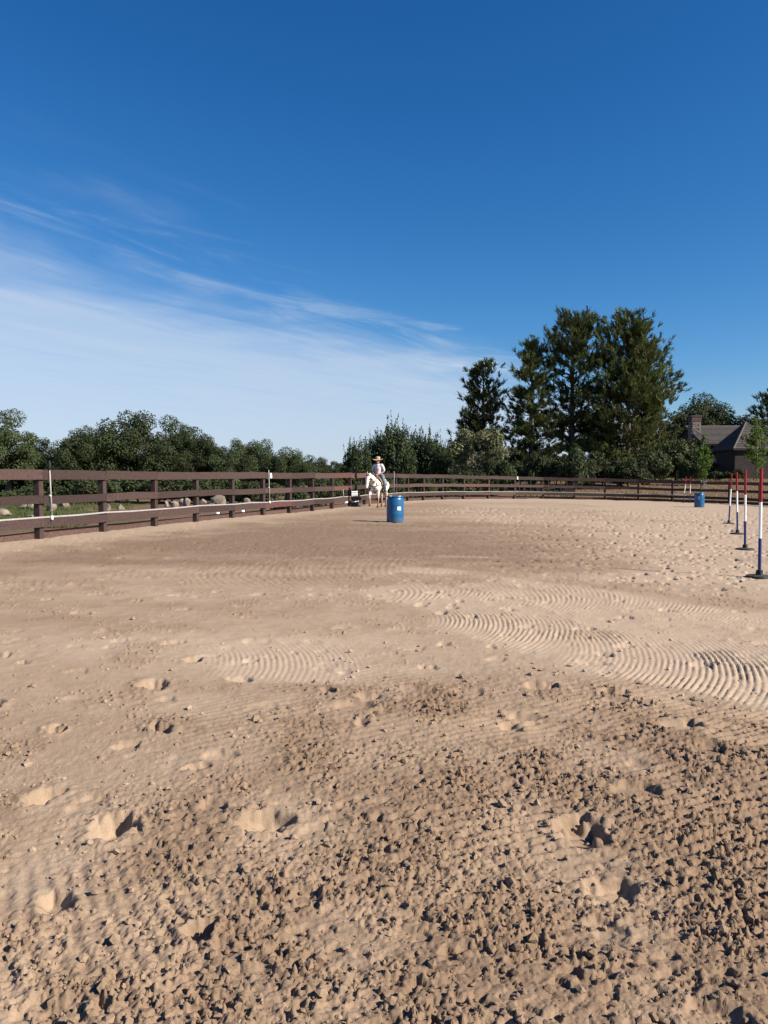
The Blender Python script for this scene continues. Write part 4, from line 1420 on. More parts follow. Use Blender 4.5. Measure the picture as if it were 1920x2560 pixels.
BB = [(XE - 0.03, -0.58, ze - 0.16), (XE - 0.03, -0.58, ze + 0.12), (XE + DX - 0.03, 4, zr + 0.12), (XE + DX - 0.03, 4, zr - 0.16)]
MB().add(BB + [(p[0] - 0.06, p[1], p[2]) for p in BB],
         [(0, 1, 2, 3), (7, 6, 5, 4), (0, 4, 5, 1), (1, 5, 6, 2), (2, 6, 7, 3), (3, 7, 4, 0)]).build('barge_board', M['trim'], roof)
# pyramid roof over the front wing, one edge turned towards the camera
cx_, cy_ = hx_(1861, 87), 87 - HY
za, zb_ = hz_(1057, 87), hz_(1122, 83.5)
hw_ = 2.7
ang = R(2)
base = [(cx_ + hw_ * 1.414 * math.cos(ang + R(225) + k_ * math.pi / 2), cy_ + hw_ * 1.414 * math.sin(ang + R(225) + k_ * math.pi / 2)) for k_ in range(4)]
pyr = MB().add([(x, y, zb_) for x, y in base] + [(cx_, cy_, za)] + [(x, y, zb_ - 0.12) for x, y in base],
               [(0, 1, 4), (1, 2, 4), (2, 3, 4), (3, 0, 4), (8, 7, 6, 5), (0, 5, 6, 1), (1, 6, 7, 2), (2, 7, 8, 3), (3, 8, 5, 0)]).build('pyramid_roof', M['shingle'], house)
for fc in range(4):
    p, q_ = Vector((*base[fc], zb_)), Vector((*base[(fc + 1) % 4], zb_))
    ap = Vector((cx_, cy_, za))
    nn = (q_ - p).cross(ap - p).normalized()
    if nn.z < 0:
        nn = -nn
    nco = 11
    for q in range(nco):
        f0, f1 = q / nco, min((q + 1.12) / nco, 0.995)
        a0, b0 = p.lerp(ap, f0), q_.lerp(ap, f0)
        a1, b1 = p.lerp(ap, f1), q_.lerp(ap, f1)
        lo2 = nn * 0.012; hi2 = nn * 0.085
        MB().hexa([tuple(a0 + lo2), tuple(b0 + lo2), tuple(b1 + lo2), tuple(a1 + lo2), tuple(a0 + hi2), tuple(b0 + hi2), tuple(b1 + nn * 0.03), tuple(a1 + nn * 0.03)]).build('shingle_course', M['shingle'], pyr)
for x, y in base:
    MB().tube([(x, y, zb_ + 0.02), (cx_, cy_, za + 0.03)], 0.10, 6).build('hip_cap', M['trim'], pyr)
ww = hw_ * 0.86
wb = [(cx_ + ww * 1.414 * math.cos(ang + R(225) + k_ * math.pi / 2), cy_ + ww * 1.414 * math.sin(ang + R(225) + k_ * math.pi / 2)) for k_ in range(4)]
MB().hexa([(x, y, -0.5) for x, y in wb] + [(x, y, zb_ - 0.125) for x, y in wb]).build('wing_wall', M['wall'], house)
# windows, porch board and gutter
for a_, b2 in ((hx_(1768, 92), hx_(1782, 92)), (hx_(1788, 92), hx_(1800, 92))):
    w_ = MB().box(a_, b2, 0.24, 0.298, 1.2, 2.5).build('window', M['trim'], house)
    MB().box(a_ + 0.07, b2 - 0.07, 0.225, 0.238, 1.27, 2.43).build('pane', M['glass'], w_)
MB().box(hx_(1766, 88), hx_(1846, 88), -3.2, -2.9, hz_(1169, 89), hz_(1159, 89)).build('porch_beam', M['wall'], house)
MB().box(hx_(1803, 88), hx_(1833, 88), -3.35, -3.22, hz_(1173, 89), hz_(1169.5, 89)).build('gutter', M['white'], house)
for px in (1770, 1801, 1842):
    MB().box(hx_(px, 88), hx_(px, 88) + 0.16, -3.18, -3.02, -0.4, hz_(1169, 89) - 0.003).build('porch_post', M['wood_dark'], house)
# chimney
chx = hx_(1733.5, 94.5)
chim = MB().box(chx - 0.56, chx + 0.56, 2.0, 3.1, ze - 0.2, hz_(1055, 94.5)).build('chimney', M['stone'], house, bevel=0.04)
MB().box(chx - 0.60, chx + 0.60, 1.96, 3.14, hz_(1055, 94.5) + 0.003, hz_(1043, 94.5)).build('brick_top', M['brick'], chim, bevel=0.03)
MB().box(chx - 0.66, chx + 0.66, 1.90, 3.20, hz_(1043, 94.5) + 0.003, hz_(1040.5, 94.5)).build('cap', M['trim'], chim)
r2 = random.Random(9)
for q in range(26):                                      # stones of the chimney face, standing proud
    zz = r2.uniform(ze + 1.3, hz_(1057, 94.5) - 0.15); xx = chx + r2.uniform(-0.44, 0.44)
    w_, h_ = r2.uniform(0.09, 0.17), r2.uniform(0.06, 0.11)
    MB().box(xx - w_, xx + w_, 1.97 - r2.uniform(0, .03), 1.998, zz - h_, zz + h_).build('stone', M['stone'], chim, bevel=0.02)
# weather vane
vane = MB().tube([(cx_, cy_, za), (cx_, cy_, za + 1.05)], 0.04, 6).build('weather_vane', M['black'], house)
MB().tube([(cx_ - 0.45, cy_, za + 0.82), (cx_ + 0.38, cy_, za + 0.82)], 0.035, 6).build('arrow', M['black'], vane)
MB().add([(cx_ + 0.1, cy_ - .01, za + 0.84), (cx_ + 0.46, cy_ - .01, za + 1.02), (cx_ + 0.30, cy_ - .01, za + 0.84), (cx_ + 0.1, cy_ + .01, za + 0.84), (cx_ + 0.46, cy_ + .01, za + 1.02), (cx_ + 0.30, cy_ + .01, za + 0.84)],
         [(0, 1, 2), (5, 4, 3), (0, 3, 4, 1), (1, 4, 5, 2), (2, 5, 3, 0)]).build('arrow_tail', M['black'], vane)
MB().tube([(cx_ - 0.28, cy_, za + 0.48), (cx_ + 0.28, cy_, za + 0.48)], 0.03, 6).build('compass_bar', M['black'], vane)
# second gable at the right edge
gx = hx_(1925, 90)
zg, zge = hz_(1073, 90), hz_(1110, 90)
MB().box(gx - 2.2, gx + 4.5, -2.2, 0.25, -0.4, zge).build('side_wing', M['wall'], house)
g2 = MB().add([(gx - 2.9, -2.8, zge - 0.2), (gx, -2.8, zg), (gx + 5.0, -2.8, zge - 0.9), (gx - 2.9, 3.0, zge - 0.2), (gx, 3.0, zg), (gx + 5.0, 3.0, zge - 0.9),
               (gx - 2.9, -2.8, zge - 0.34), (gx, -2.8, zg - 0.16), (gx + 5.0, -2.8, zge - 1.04), (gx - 2.9, 3.0, zge - 0.34), (gx, 3.0, zg - 0.16), (gx + 5.0, 3.0, zge - 1.04)],
              [(0, 1, 4, 3), (1, 2, 5, 4), (6, 9, 10, 7), (7, 10, 11, 8), (0, 6, 7, 1), (1, 7, 8, 2), (3, 4, 10, 9), (4, 5, 11, 10), (0, 3, 9, 6), (2, 8, 11, 5)]).build('side_roof', M['shingle'], house)
MB().box(gx - 2.0, gx + 1.2, 3.2, 3.4, zg - 0.1, zg + 0.25).build('white_parapet', M['white'], house)

# ------------------------------------------------------------------ grass tufts beyond the fence
r_ = np.random.default_rng(15)


def tufts(name, mt, n, fx, hgt):
    pts = fx(n)
    co = []; tn = []
    for (x, y) in pts:
        z = tz(x, y) - 0.02
        k_ = 7
        a = r_.uniform(0, 6.28, k_); sp = r_.uniform(0.02, 0.10, k_); hh = hgt * r_.uniform(0.5, 1.2, k_)
        b0 = np.stack([x + np.cos(a) * sp, y + np.sin(a) * sp, np.full(k_, z)], 1)
        tip = b0 + np.stack([np.cos(a) * hh * .35, np.sin(a) * hh * .35, hh], 1)
        w_ = np.stack([-np.sin(a), np.cos(a), a * 0], 1) * 0.02
        co.append(np.stack([b0 - w_, b0 + w_, tip + w_ * .3, tip - w_ * .3], 1).reshape(-1, 3)); tn.append(np.repeat(r_.uniform(0, 1, k_), 4))
    co = np.concatenate(co)
    link(name, np_mesh(name, co, np.arange(len(co)).reshape(-1, 4), [('tint', np.concatenate(tn))], smooth=False), M[mt], kind='stuff')


def f_left(n):
    out = []
    while len(out) < n:
        px = r_.uniform(-60, 330); d = r_.uniform(33, 62)
        x = px_x(px, d)
        if arena_dist(np.array([x]), np.array([d]))[0] > 10 and vnoise(np.array([x / 3.0]), np.array([d / 3.0]), 9)[0] > 0.48:
            out.append((x, d))
    return out


def f_right(n):
    out = []
    while len(out) < n:
        px = r_.uniform(1300, 2000); d = r_.uniform(58, 82)
        x = px_x(px, d)
        if arena_dist(np.array([x]), np.array([d]))[0] > 1.0:
            out.append((x, d))
    return out


tufts('green_grass', 'grass', 600, f_left, 0.22)
tufts('dry_grass', 'dry', 1300, f_right, 0.20)


# ------------------------------------------------------------------ horse and rider
def capsule(p, r0, q, r1, seg=14, sc=(1, 1, 1)):
    """closed tapered limb with round ends"""
    p = Vector(p); q = Vector(q)
    d = q - p
    ln = d.length
    if ln < 1e-6:
        d = Vector((0, 0, 1)); ln = 1e-6
    d = d.normalized()
    a = d.cross(Vector((0, 0, 1)) if abs(d.z) < 0.95 else Vector((1, 0, 0))).normalized()
    b_ = d.cross(a)
    rings = []
    for k_ in range(1, 6):
        t_ = -math.pi / 2 + math.pi / 2 * k_ / 5
        rings.append((p + d * r0 * math.sin(t_), r0 * math.cos(t_)))
    for k_ in range(0, 5):
        t_ = math.pi / 2 * k_ / 5
        rings.append((q + d * r1 * math.sin(t_), r1 * math.cos(t_)))
    vs_ = [p - d * r0]
    for c_, r_ in rings:
        vs_ += [c_ + (a * math.cos(2 * math.pi * j / seg) + b_ * math.sin(2 * math.pi * j / seg)) * r_ for j in range(seg)]
    vs_.append(q + d * r1)
    n = len(rings); fs_ = []
    for j in range(seg):
        fs_.append((0, 1 + (j + 1) % seg, 1 + j))
        fs_.append((len(vs_) - 1, 1 + (n - 1) * seg + j, 1 + (n - 1) * seg + (j + 1) % seg))
        for i in range(n - 1):
            fs_.append((1 + i * seg + j, 1 + i * seg + (j + 1) % seg, 1 + (i + 1) * seg + (j + 1) % seg, 1 + (i + 1) * seg + j))
    if sc != (1, 1, 1):
        c_ = (p + q) / 2
        vs_ = [c_ + Vector(((v.x - c_.x) * sc[0], (v.y - c_.y) * sc[1], (v.z - c_.z) * sc[2])) for v in vs_]
    return vs_, fs_


def chain(mb, pts):
    """pts: (x, y, z, r) ... limbs joined end to end"""
    for i in range(len(pts) - 1):
        a, b_ = pts[i], pts[i + 1]
        mb.add(*capsule(a[:3], a[3], b_[:3], b_[3]))


def body_mesh(name, mb, voxel, smooth_n=4, fac=0.5):
    """one continuous skin over overlapping limbs"""
    o = bpy.data.objects.new(name, mb.mesh(name))
    COL.objects.link(o)
    rm_ = o.modifiers.new('skin', 'REMESH')
    rm_.mode = 'VOXEL'; rm_.voxel_size = voxel; rm_.use_smooth_shade = True
    sm_ = o.modifiers.new('soft', 'SMOOTH')
    sm_.iterations = smooth_n; sm_.factor = fac
    dg = bpy.context.evaluated_depsgraph_get()
    me = bpy.data.meshes.new_from_object(o.evaluated_get(dg))
    bpy.data.objects.remove(o)
    me.name = name
    me.polygons.foreach_set('use_smooth', [True] * len(me.polygons))
    me.materials.clear()
    return me


# spotted coat: cream white, brown leopard spots, tan lower legs and muzzle
m, N, L, b = new_mat('spotted cream coat')
b.inputs['Roughness'].default_value = 0.7
b.inputs['Specular IOR Level'].default_value = 0.2
tco = N.new('ShaderNodeTexCoord')
nz = N.new('ShaderNodeTexNoise'); nz.inputs['Scale'].default_value = 9; nz.inputs['Detail'].default_value = 3
L.new(tco.outputs['Object'], nz.inputs['Vector'])
vm = N.new('ShaderNodeVectorMath'); vm.operation = 'MULTIPLY_ADD'; vm.inputs[1].default_value = (0.05, 0.05, 0.05)
L.new(nz.outputs['Color'], vm.inputs[0]); L.new(tco.outputs['Object'], vm.inputs[2])
vo = N.new('ShaderNodeTexVoronoi'); vo.inputs['Scale'].default_value = 8.5
L.new(vm.outputs[0], vo.inputs['Vector'])
sepc = N.new('ShaderNodeSeparateColor'); L.new(vo.outputs['Color'], sepc.inputs[0])
rad = N.new('ShaderNodeMapRange'); rad.inputs[1].default_value = 0.10; rad.inputs[2].default_value = 1.0; rad.inputs[3].default_value = 0.0; rad.inputs[4].default_value = 0.56
L.new(sepc.outputs[0], rad.inputs[0])
lt = N.new('ShaderNodeMath'); lt.operation = 'SUBTRACT'; L.new(rad.outputs[0], lt.inputs[0]); L.new(vo.outputs['Distance'], lt.inputs[1])
sp_ = N.new('ShaderNodeMapRange'); sp_.inputs[1].default_value = -0.03; sp_.inputs[2].default_value = 0.05; L.new(lt.outputs[0], sp_.inputs[0])
sxyz = N.new('ShaderNodeSeparateXYZ'); L.new(tco.outputs['Object'], sxyz.inputs[0])
leg_ = N.new('ShaderNodeMapRange'); leg_.inputs[1].default_value = 0.72; leg_.inputs[2].default_value = 0.22; L.new(sxyz.outputs[2], leg_.inputs[0])
coat = N.new('ShaderNodeMix'); coat.data_type = 'RGBA'; L.new(leg_.outputs[0], coat.inputs[0])
coat.inputs[6].default_value = (0.66, 0.62, 0.56, 1); coat.inputs[7].default_value = (0.24, 0.125, 0.065, 1)
fin = N.new('ShaderNodeMix'); fin.data_type = 'RGBA'; L.new(sp_.outputs[0], fin.inputs[0]); L.new(coat.outputs[2], fin.inputs[6])
fin.inputs[7].default_value = (0.045, 0.026, 0.018, 1)
L.new(fin.outputs[2], b.inputs['Base Color'])
M['coat'] = m
M['mane'] = mat('cream and brown mane', (0.40, 0.31, 0.22), 0.8, 0.4, 14)
M['tail'] = mat('golden brown tail hair', (0.33, 0.19, 0.09), 0.8, 0.4, 12)
M['hoof'] = mat('dark hoof', (0.10, 0.07, 0.05), 0.6, 0.3, 9)
M['eye'] = mat('dark eye', (0.01, 0.008, 0.007), 0.15, 0.1, 9, spec=0.6)
M['leather'] = mat('brown saddle leather', (0.13, 0.06, 0.032), 0.5, 0.3, 9)
M['strap'] = mat('dark leather strap', (0.035, 0.025, 0.022), 0.55, 0.3, 9)
M['pad'] = mat('tan saddle pad', (0.38, 0.25, 0.14), 0.9, 0.25, 20, 0.3, 60)
M['skin'] = mat('sunburnt skin', (0.38, 0.17, 0.125), 0.55, 0.12, 15)
M['shirt'] = mat('pale printed shirt', (0.66, 0.64, 0.66), 0.85, 0.32, 14)
M['jeans'] = mat('faded blue jeans', (0.15, 0.21, 0.30), 0.9, 0.22, 12)
M['straw'] = mat('straw hat', (0.55, 0.41, 0.24), 0.85, 0.2, 30, 0.3, 80)
M['beard'] = mat('grey beard', (0.45, 0.40, 0.37), 0.9, 0.2, 40)

HXY = (-0.30, 38.55)
HRZ = math.atan2(-0.95, -0.31)
hz0 = sz(*HXY)
horse = thing('horse', 'white brown spotted horse walking towards the camera with its head low', 'horse', (*HXY, hz0), HRZ)
g = MB()
# trunk: deep chest, rounded barrel, croup
chain(g, [(0.62, 0, 1.10, 0.235), (0.38, 0, 1.10, 0.305), (0.0, 0, 1.08, 0.325), (-0.35, 0, 1.12, 0.31), (-0.66, 0, 1.19, 0.275), (-0.88, 0, 1.16, 0.20)])
chain(g, [(0.50, 0, 1.36, 0.13), (0.25, 0, 1.40, 0.12), (-0.2, 0, 1.33, 0.13), (-0.62, 0, 1.36, 0.12)])
for s_ in (-1, 1):
    g.add(*capsule((0.55, 0.17 * s_, 1.15), 0.17, (0.66, 0.14 * s_, 0.98), 0.13))
    g.add(*capsule((-0.66, 0.16 * s_, 1.16), 0.20, (-0.78, 0.15 * s_, 1.0), 0.17))
# neck and head, poll flexed, muzzle low
chain(g, [(0.58, 0, 1.24, 0.24), (0.82, -0.02, 1.40, 0.185), (1.02, -0.05, 1.52, 0.145), (1.16, -0.08, 1.58, 0.115)])
chain(g, [(1.16, -0.10, 1.57, 0.112), (1.24, -0.11, 1.47, 0.114), (1.30, -0.12, 1.29, 0.090), (1.345, -0.125, 1.12, 0.074), (1.37, -0.125, 1.02, 0.068)])
chain(g, [(1.12, -0.10, 1.44, 0.097), (1.19, -0.12, 1.26, 0.068), (1.29, -0.125, 1.06, 0.052)])
for s_ in (-1, 1):
    g.add(*capsule((1.27, -0.12 + 0.065 * s_, 1.43), 0.045, (1.30, -0.12 + 0.06 * s_, 1.38), 0.04))
    g.add(*capsule((1.15, -0.08 + 0.065 * s_, 1.66), 0.032, (1.165, -0.08 + 0.085 * s_, 1.79), 0.012))
# fore legs: left one carries, right one swings forward
chain(g, [(0.56, 0.17, 0.98, 0.135), (0.52, 0.17, 0.80, 0.098), (0.50, 0.165, 0.50, 0.060), (0.485, 0.165, 0.46, 0.056), (0.46, 0.16, 0.20, 0.040), (0.465, 0.16, 0.155, 0.046), (0.50, 0.16, 0.08, 0.046)])
chain(g, [(0.58, -0.17, 0.98, 0.135), (0.66, -0.17, 0.82, 0.098), (0.84, -0.165, 0.58, 0.062), (0.85, -0.165, 0.54, 0.058), (0.78, -0.16, 0.29, 0.040), (0.78, -0.16, 0.25, 0.046), (0.80, -0.16, 0.17, 0.046)])
# hind legs: stifle forward and high, hock pointing back
chain(g, [(-0.70, 0.17, 1.08, 0.20), (-0.56, 0.185, 0.88, 0.145), (-0.70, 0.175, 0.70, 0.10), (-0.86, 0.165, 0.54, 0.063), (-0.87, 0.165, 0.50, 0.056), (-0.80, 0.16, 0.20, 0.043), (-0.79, 0.16, 0.155, 0.048), (-0.75, 0.16, 0.08, 0.048)])
chain(g, [(-0.70, -0.17, 1.08, 0.20), (-0.64, -0.185, 0.88, 0.145), (-0.86, -0.175, 0.68, 0.10), (-1.06, -0.165, 0.54, 0.063), (-1.075, -0.165, 0.50, 0.056), (-1.10, -0.16, 0.21, 0.043), (-1.09, -0.16, 0.165, 0.048), (-1.06, -0.16, 0.09, 0.048)])
link('body', body_mesh('body', g, 0.018, 5), M['coat'], horse)
for x, y, z in ((0.505, 0.16, 0.0), (0.80, -0.16, 0.085), (-0.745, 0.16, 0.0), (-1.055, -0.16, 0.005)):
    hf = MB().lathe([(0.066, z - 0.012), (0.064, z), (0.052, z + 0.075), (0.047, z + 0.085), (0.02, z + 0.088)], 14, x + 0.01, y).build('hoof', M['hoof'], horse, smooth=True)
for s_ in (-1, 1):
    MB().add(*capsule((1.295, -0.125 + 0.098 * s_, 1.405), 0.020, (1.30, -0.125 + 0.098 * s_, 1.40), 0.020)).build('eye', M['eye'], horse, smooth=True)
    MB().add(*capsule((1.405, -0.125 + 0.036 * s_, 1.045), 0.013, (1.41, -0.125 + 0.037 * s_, 1.03), 0.012)).build('nostril', M['eye'], horse, smooth=True)


def hair(name, roots, dirs, ln, n, w, mt, seed, parent):
    """many thin tapering locks in one piece"""
    r = np.random.default_rng(seed)
    co = []
    for (rt, dr) in zip(roots, dirs):
        rt = np.array(rt); dr = np.array(dr, float)
        for _ in range(n):
            a = rt + r.normal(size=3) * np.array([0.025, 0.012, 0.02])
            l_ = ln * r.uniform(0.6, 1.15)
            e1 = a + dr * l_ * 0.5 + r.normal(size=3) * 0.02
            e2 = a + dr * l_ + np.array([0, 0, -0.08 * l_]) + r.normal(size=3) * 0.04
            k_ = np.array([r.normal(), r.normal(), 0]); k_ = k_ / np.linalg.norm(k_) * w
            co += [a - k_, a + k_, e1 + k_, e1 - k_, e1 - k_, e1 + k_, e2 + k_ * .3, e2 - k_ * .3]
    co = np.array(co)
    return link(name, np_mesh(name, co, np.arange(len(co)).reshape(-1, 4), smooth=False), M[mt], parent)


crest = [(0.55 + 0.62 * q / 13, -0.05 * q / 13, 1.49 + 0.21 * q / 13) for q in range(14)]
hair('mane', crest, [(-0.05, -0.42, -0.9)] * 14, 0.22, 16, 0.009, 'mane', 3, horse)
hair('forelock', [(1.22, -0.09, 1.66)] * 3, [(0.45, -0.12, -0.85)] * 3, 0.20, 12, 0.008, 'mane', 4, horse)
tl = MB()
chain(tl, [(-1.02, 0, 1.24, 0.055), (-1.14, 0.02, 1.12, 0.065), (-1.18, 0.04, 0.88, 0.085), (-1.17, 0.06, 0.60, 0.080), (-1.13, 0.07, 0.36, 0.03)])
tail = link('tail', body_mesh('tail', tl, 0.02, 4), M['tail'], horse)
hair('tail_locks', [(-1.14, 0.02, 1.10), (-1.17, 0.03, 0.95), (-1.18, 0.05, 0.75)], [(-0.02, 0.03, -1)] * 3, 0.52, 40, 0.010, 'tail', 6, tail)

# saddle, pad and straps rest on the horse: things of their own
hl = (*HXY, hz0)


def shell(name, x0, x1, n, wfun, z_top, drop, thick, mt, parent, rx=0.34):
    """a saddle cloth bent over the back"""
    vs_ = []; fs_ = []
    K = 14
    for layer in (0, 1):
        for i in range(n + 1):
            x = x0 + (x1 - x0) * i / n
            for k_ in range(K + 1):
                a = math.pi * (k_ / K) * (2 * drop) + math.pi * (0.5 - drop)
                rr = rx + (thick if layer else 0)
                vs_.append((x, rr * math.cos(a) * 1.0, z_top - rr + rr * math.sin(a) + wfun(x) * 0 + (thick if layer else 0) * 0))
    st = (n + 1) * (K + 1)
    for layer in (0, 1):
        o_ = layer * st
        for i in range(n):
            for k_ in range(K):
                f_ = (o_ + i * (K + 1) + k_, o_ + i * (K + 1) + k_ + 1, o_ + (i + 1) * (K + 1) + k_ + 1, o_ + (i + 1) * (K + 1) + k_)
                fs_.append(f_ if layer else tuple(reversed(f_)))
    for i in range(n):
        for k_ in (0, K):
            fs_.append((i * (K + 1) + k_, (i + 1) * (K + 1) + k_, st + (i + 1) * (K + 1) + k_, st + i * (K + 1) + k_))
    for k_ in range(K):
        for i in (0, n):
            fs_.append((i * (K + 1) + k_, i * (K + 1) + k_ + 1, st + i * (K + 1) + k_ + 1, st + i * (K + 1) + k_))
    return MB().add(vs_, fs_).build(name, M[mt], parent, smooth=True)


pad = thing('saddle_pad', 'tan saddle pad on the horse under the brown saddle', 'saddle pad', hl, HRZ)
shell('cloth', -0.34, 0.44, 8, lambda x: 0, 1.50, 0.52, 0.018, 'pad', pad, 0.355)
sad = thing('saddle', 'brown leather western saddle under the rider', 'saddle', hl, HRZ)
sg = MB()
chain(sg, [(0.30, 0, 1.53, 0.10), (0.05, 0, 1.50, 0.12), (-0.18, 0, 1.51, 0.13), (-0.30, 0, 1.57, 0.11)])
for s_ in (-1, 1):
    chain(sg, [(0.26, 0.10 * s_, 1.50, 0.07), (0.1, 0.20 * s_, 1.42, 0.06), (-0.22, 0.20 * s_, 1.42, 0.07), (-0.3, 0.1 * s_, 1.54, 0.08)])
link('seat', body_mesh('seat', sg, 0.018, 5), M['leather'], sad)
hn = MB()
chain(hn, [(0.30, 0, 1.58, 0.030), (0.34, 0, 1.62, 0.026), (0.35, 0, 1.635, 0.040)])
link('horn', body_mesh('horn', hn, 0.012, 3), M['leather'], sad)
for s_ in (-1, 1):
    MB().hexa([(0.02, 0.365 * s_, 1.36), (0.20, 0.365 * s_, 1.36), (0.20, 0.385 * s_, 1.36), (0.02, 0.385 * s_, 1.36),
               (0.08, 0.40 * s_, 0.86), (0.20, 0.40 * s_, 0.86), (0.20, 0.415 * s_, 0.86), (0.08, 0.415 * s_, 0.86)]).build('fender', M['leather'], sad)
    st_ = MB().tube([(0.14, 0.33 * s_, 0.68), (0.14, 0.48 * s_, 0.68), (0.14, 0.47 * s_, 0.80), (0.14, 0.41 * s_, 0.87), (0.14, 0.35 * s_, 0.80), (0.14, 0.33 * s_, 0.68)], 0.014, 6).build('stirrup', M['leather'], sad)
MB().tube([(0.12, 0.36 * math.cos(R(a)), 1.08 + 0.345 * math.sin(R(a))) for a in range(-180, 1, 15)], 0.022, 6).build('girth', M['strap'], sad)
brs = MB().tube([(0.32, 0.335, 1.26), (0.50, 0.352, 1.22), (0.68, 0.318, 1.14), (0.80, 0.20, 1.07), (0.872, 0.0, 1.03), (0.80, -0.20, 1.07), (0.68, -0.318, 1.14), (0.50, -0.352, 1.22), (0.32, -0.335, 1.26)], 0.014, 6).build('breast_collar', M['strap'], smooth=True)
brs['label'] = 'dark breast strap across the chest of the horse'; brs['category'] = 'strap'
brs.location = hl; brs.rotation_euler = (0, 0, HRZ)
bri = thing('bridle', 'dark leather bridle and reins on the head of the horse', 'bridle', hl, HRZ)
MB().tube([(1.30 + 0.098 * math.cos(R(a)), -0.122 + 0.094 * math.sin(R(a)), 1.20 + 0.03 * math.cos(R(a))) for a in range(0, 361, 30)], 0.009, 5).build('noseband', M['strap'], bri)
MB().tube([(1.20 + 0.112 * math.cos(R(a)), -0.105 + 0.120 * math.sin(R(a)), 1.55 + 0.05 * math.cos(R(a))) for a in range(0, 361, 30)], 0.009, 5).build('browband', M['strap'], bri)
for s_ in (-1, 1):
    MB().tube([(1.19, -0.105 + 0.118 * s_, 1.54), (1.25, -0.118 + 0.112 * s_, 1.34), (1.31, -0.125 + 0.082 * s_, 1.08)], 0.009, 5).build('cheek_strap', M['strap'], bri)
    MB().tube([(1.31, -0.125 + 0.084 * s_, 1.07), (1.14, -0.08 + 0.17 * s_, 1.18), (0.92, 0.21 * s_, 1.38), (0.62, 0.15 * s_, 1.52), (0.40, 0.03, 1.63)], 0.008, 5).build('rein', M['strap'], bri)

# rider
rider = thing('person', 'rider in a straw hat, pale short sleeved shirt and blue jeans sitting on the horse', 'person', hl, HRZ)
rb = MB()


def arm(s_, grow=0.0, upto=9):
    pts = [(-0.04, 0.175 * s_, 2.10, 0.062 + grow), (-0.05, 0.235 * s_, 2.02, 0.056 + grow), (-0.06, 0.285 * s_, 1.86, 0.047 + grow), (-0.04, 0.30 * s_, 1.79, 0.042), (0.15, 0.20 * s_, 1.69, 0.038), (0.29, 0.085 * s_, 1.62, 0.029)]
    return pts[:upto]


def leg(s_, grow=0.0):
    return [(-0.06, 0.11 * s_, 1.60, 0.115 + grow), (0.08, 0.26 * s_, 1.53, 0.095 + grow), (0.27, 0.40 * s_, 1.30, 0.068 + grow), (0.26, 0.415 * s_, 1.22, 0.064 + grow), (0.17, 0.43 * s_, 0.98, 0.058 + grow), (0.12, 0.42 * s_, 0.80, 0.042 + grow)]


torso = [(-0.06, 0, 1.62, 0.150), (-0.07, 0, 1.78, 0.145), (-0.06, 0, 1.95, 0.155), (-0.05, 0, 2.05, 0.125)]
chain(rb, torso)
rb.add(*capsule((-0.05, -0.13, 2.06), 0.09, (-0.05, 0.13, 2.06), 0.09))
chain(rb, [(-0.04, 0, 2.10, 0.065), (-0.02, 0, 2.22, 0.055)])
chain(rb, [(0.0, -0.01, 2.27, 0.080), (-0.015, -0.01, 2.36, 0.095)])                 # jaw and skull
chain(rb, [(0.055, -0.01, 2.245, 0.035), (0.065, -0.01, 2.25, 0.035)])               # chin
chain(rb, [(0.088, -0.014, 2.345, 0.012), (0.108, -0.015, 2.30, 0.017)])             # nose
for s_ in (-1, 1):
    rb.add(*capsule((-0.015, -0.01 + 0.098 * s_, 2.345), 0.016, (-0.012, -0.01 + 0.096 * s_, 2.305), 0.013))
    chain(rb, arm(s_))
    chain(rb, leg(s_))
    rb.add(*capsule((0.30, 0.08 * s_, 1.615), 0.030, (0.36, 0.055 * s_, 1.60), 0.028))  # palm
    for q, (ln_, off) in enumerate(((0.050, 0.024), (0.056, 0.009), (0.053, -0.006), (0.042, -0.020))):
        a0 = (0.39, 0.050 * s_ - 0.004 * s_ * q, 1.600 + off)
        a1 = (0.39 + ln_ * 0.55, 0.035 * s_ - 0.004 * s_ * q, 1.590 + off)
        a2 = (0.375 + ln_ * 0.35, 0.010 * s_ - 0.002 * s_ * q, 1.577 + off)
        chain(rb, [(*a0, 0.0095), (*a1, 0.009), (*a2, 0.008)])
    chain(rb, [(0.345, 0.05 * s_, 1.637, 0.012), (0.385, 0.035 * s_, 1.645, 0.010), (0.405, 0.022 * s_, 1.637, 0.009)])  # thumb
link('body', body_mesh('body', rb, 0.011, 3), M['skin'], rider)
sh = MB()
chain(sh, [(a, b2, c_, d_ + 0.022) for a, b2, c_, d_ in torso])
sh.add(*capsule((-0.05, -0.135, 2.065), 0.108, (-0.05, 0.135, 2.065), 0.108))
for s_ in (-1, 1):
    chain(sh, arm(s_, 0.024, 3))
link('shirt', body_mesh('shirt', sh, 0.014, 4), M['shirt'], rider)
for s_ in (-1, 1):
    MB().tube([(0.045, 0.0, 2.10), (0.02, 0.055 * s_, 2.145), (-0.06, 0.085 * s_, 2.16)], [0.018, 0.022, 0.02], 8).build('collar', M['shirt'], rider, smooth=True)
jn = MB()
chain(jn, [(-0.06, 0, 1.56, 0.165), (-0.06, 0, 1.66, 0.160)])
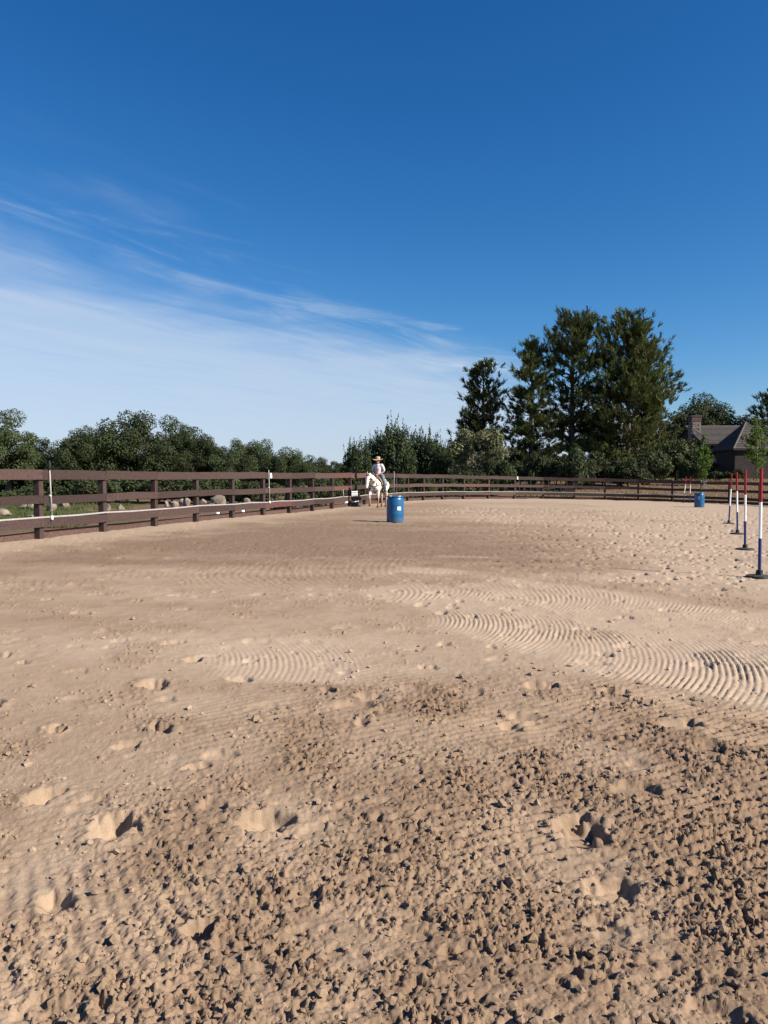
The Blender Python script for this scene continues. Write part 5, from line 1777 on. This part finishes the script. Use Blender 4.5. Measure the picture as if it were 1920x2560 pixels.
for s_ in (-1, 1):
    chain(jn, [(a, b2, c_, d_ + 0.016) for a, b2, c_, d_ in leg(s_)])
link('jeans', body_mesh('jeans', jn, 0.016, 4), M['jeans'], rider)
for s_ in (-1, 1):
    bt = MB()
    chain(bt, [(0.135, 0.422 * s_, 0.84, 0.064), (0.105, 0.42 * s_, 0.735, 0.052), (0.20, 0.42 * s_, 0.715, 0.042), (0.27, 0.42 * s_, 0.705, 0.030)])
    link('boot', body_mesh('boot', bt, 0.012, 3), M['leather'], rider)
    MB().add(*capsule((0.078, -0.01 + 0.034 * s_, 2.352), 0.012, (0.079, -0.01 + 0.034 * s_, 2.350), 0.012)).build('eye', M['eye'], rider, smooth=True)
MB().tube([(0.094, -0.04, 2.275), (0.102, -0.01, 2.272), (0.094, 0.02, 2.275)], 0.006, 6).build('mouth', M['leather'], rider)
bd = MB()
chain(bd, [(0.062, -0.055, 2.262, 0.026), (0.088, -0.01, 2.238, 0.028), (0.062, 0.035, 2.262, 0.026)])
link('beard', body_mesh('beard', bd, 0.01, 3), M['beard'], rider)
prof = [(0.112, 2.395), (0.205, 2.372), (0.225, 2.378), (0.226, 2.386), (0.205, 2.384), (0.122, 2.412), (0.112, 2.44), (0.104, 2.50), (0.092, 2.535), (0.060, 2.552), (0.02, 2.548)]
hat = auto_smooth(MB().lathe(prof, 32).build('straw_hat', M['straw'], rider), 45)
for v in hat.data.vertices:                              # brim dips in front and behind and curls at the sides
    r_ = math.hypot(v.co.x, v.co.y)
    if r_ > 0.13:
        k_ = (r_ - 0.13) / 0.1
        v.co.z += k_ * (0.055 * (v.co.y / r_) ** 2 - 0.03 * (v.co.x / r_) ** 2)
hat.location = (-0.005, -0.01, -0.012)
hat.scale = (1.12, 1.12, 1.0)
MB().lathe([(0.1165, 2.414), (0.118, 2.42), (0.1135, 2.445), (0.110, 2.448)], 28, -0.0, 0.0).build('hat_band', M['leather'], hat, smooth=True)

# ------------------------------------------------------------------ check of poses and levels
bpy.context.view_layer.update()
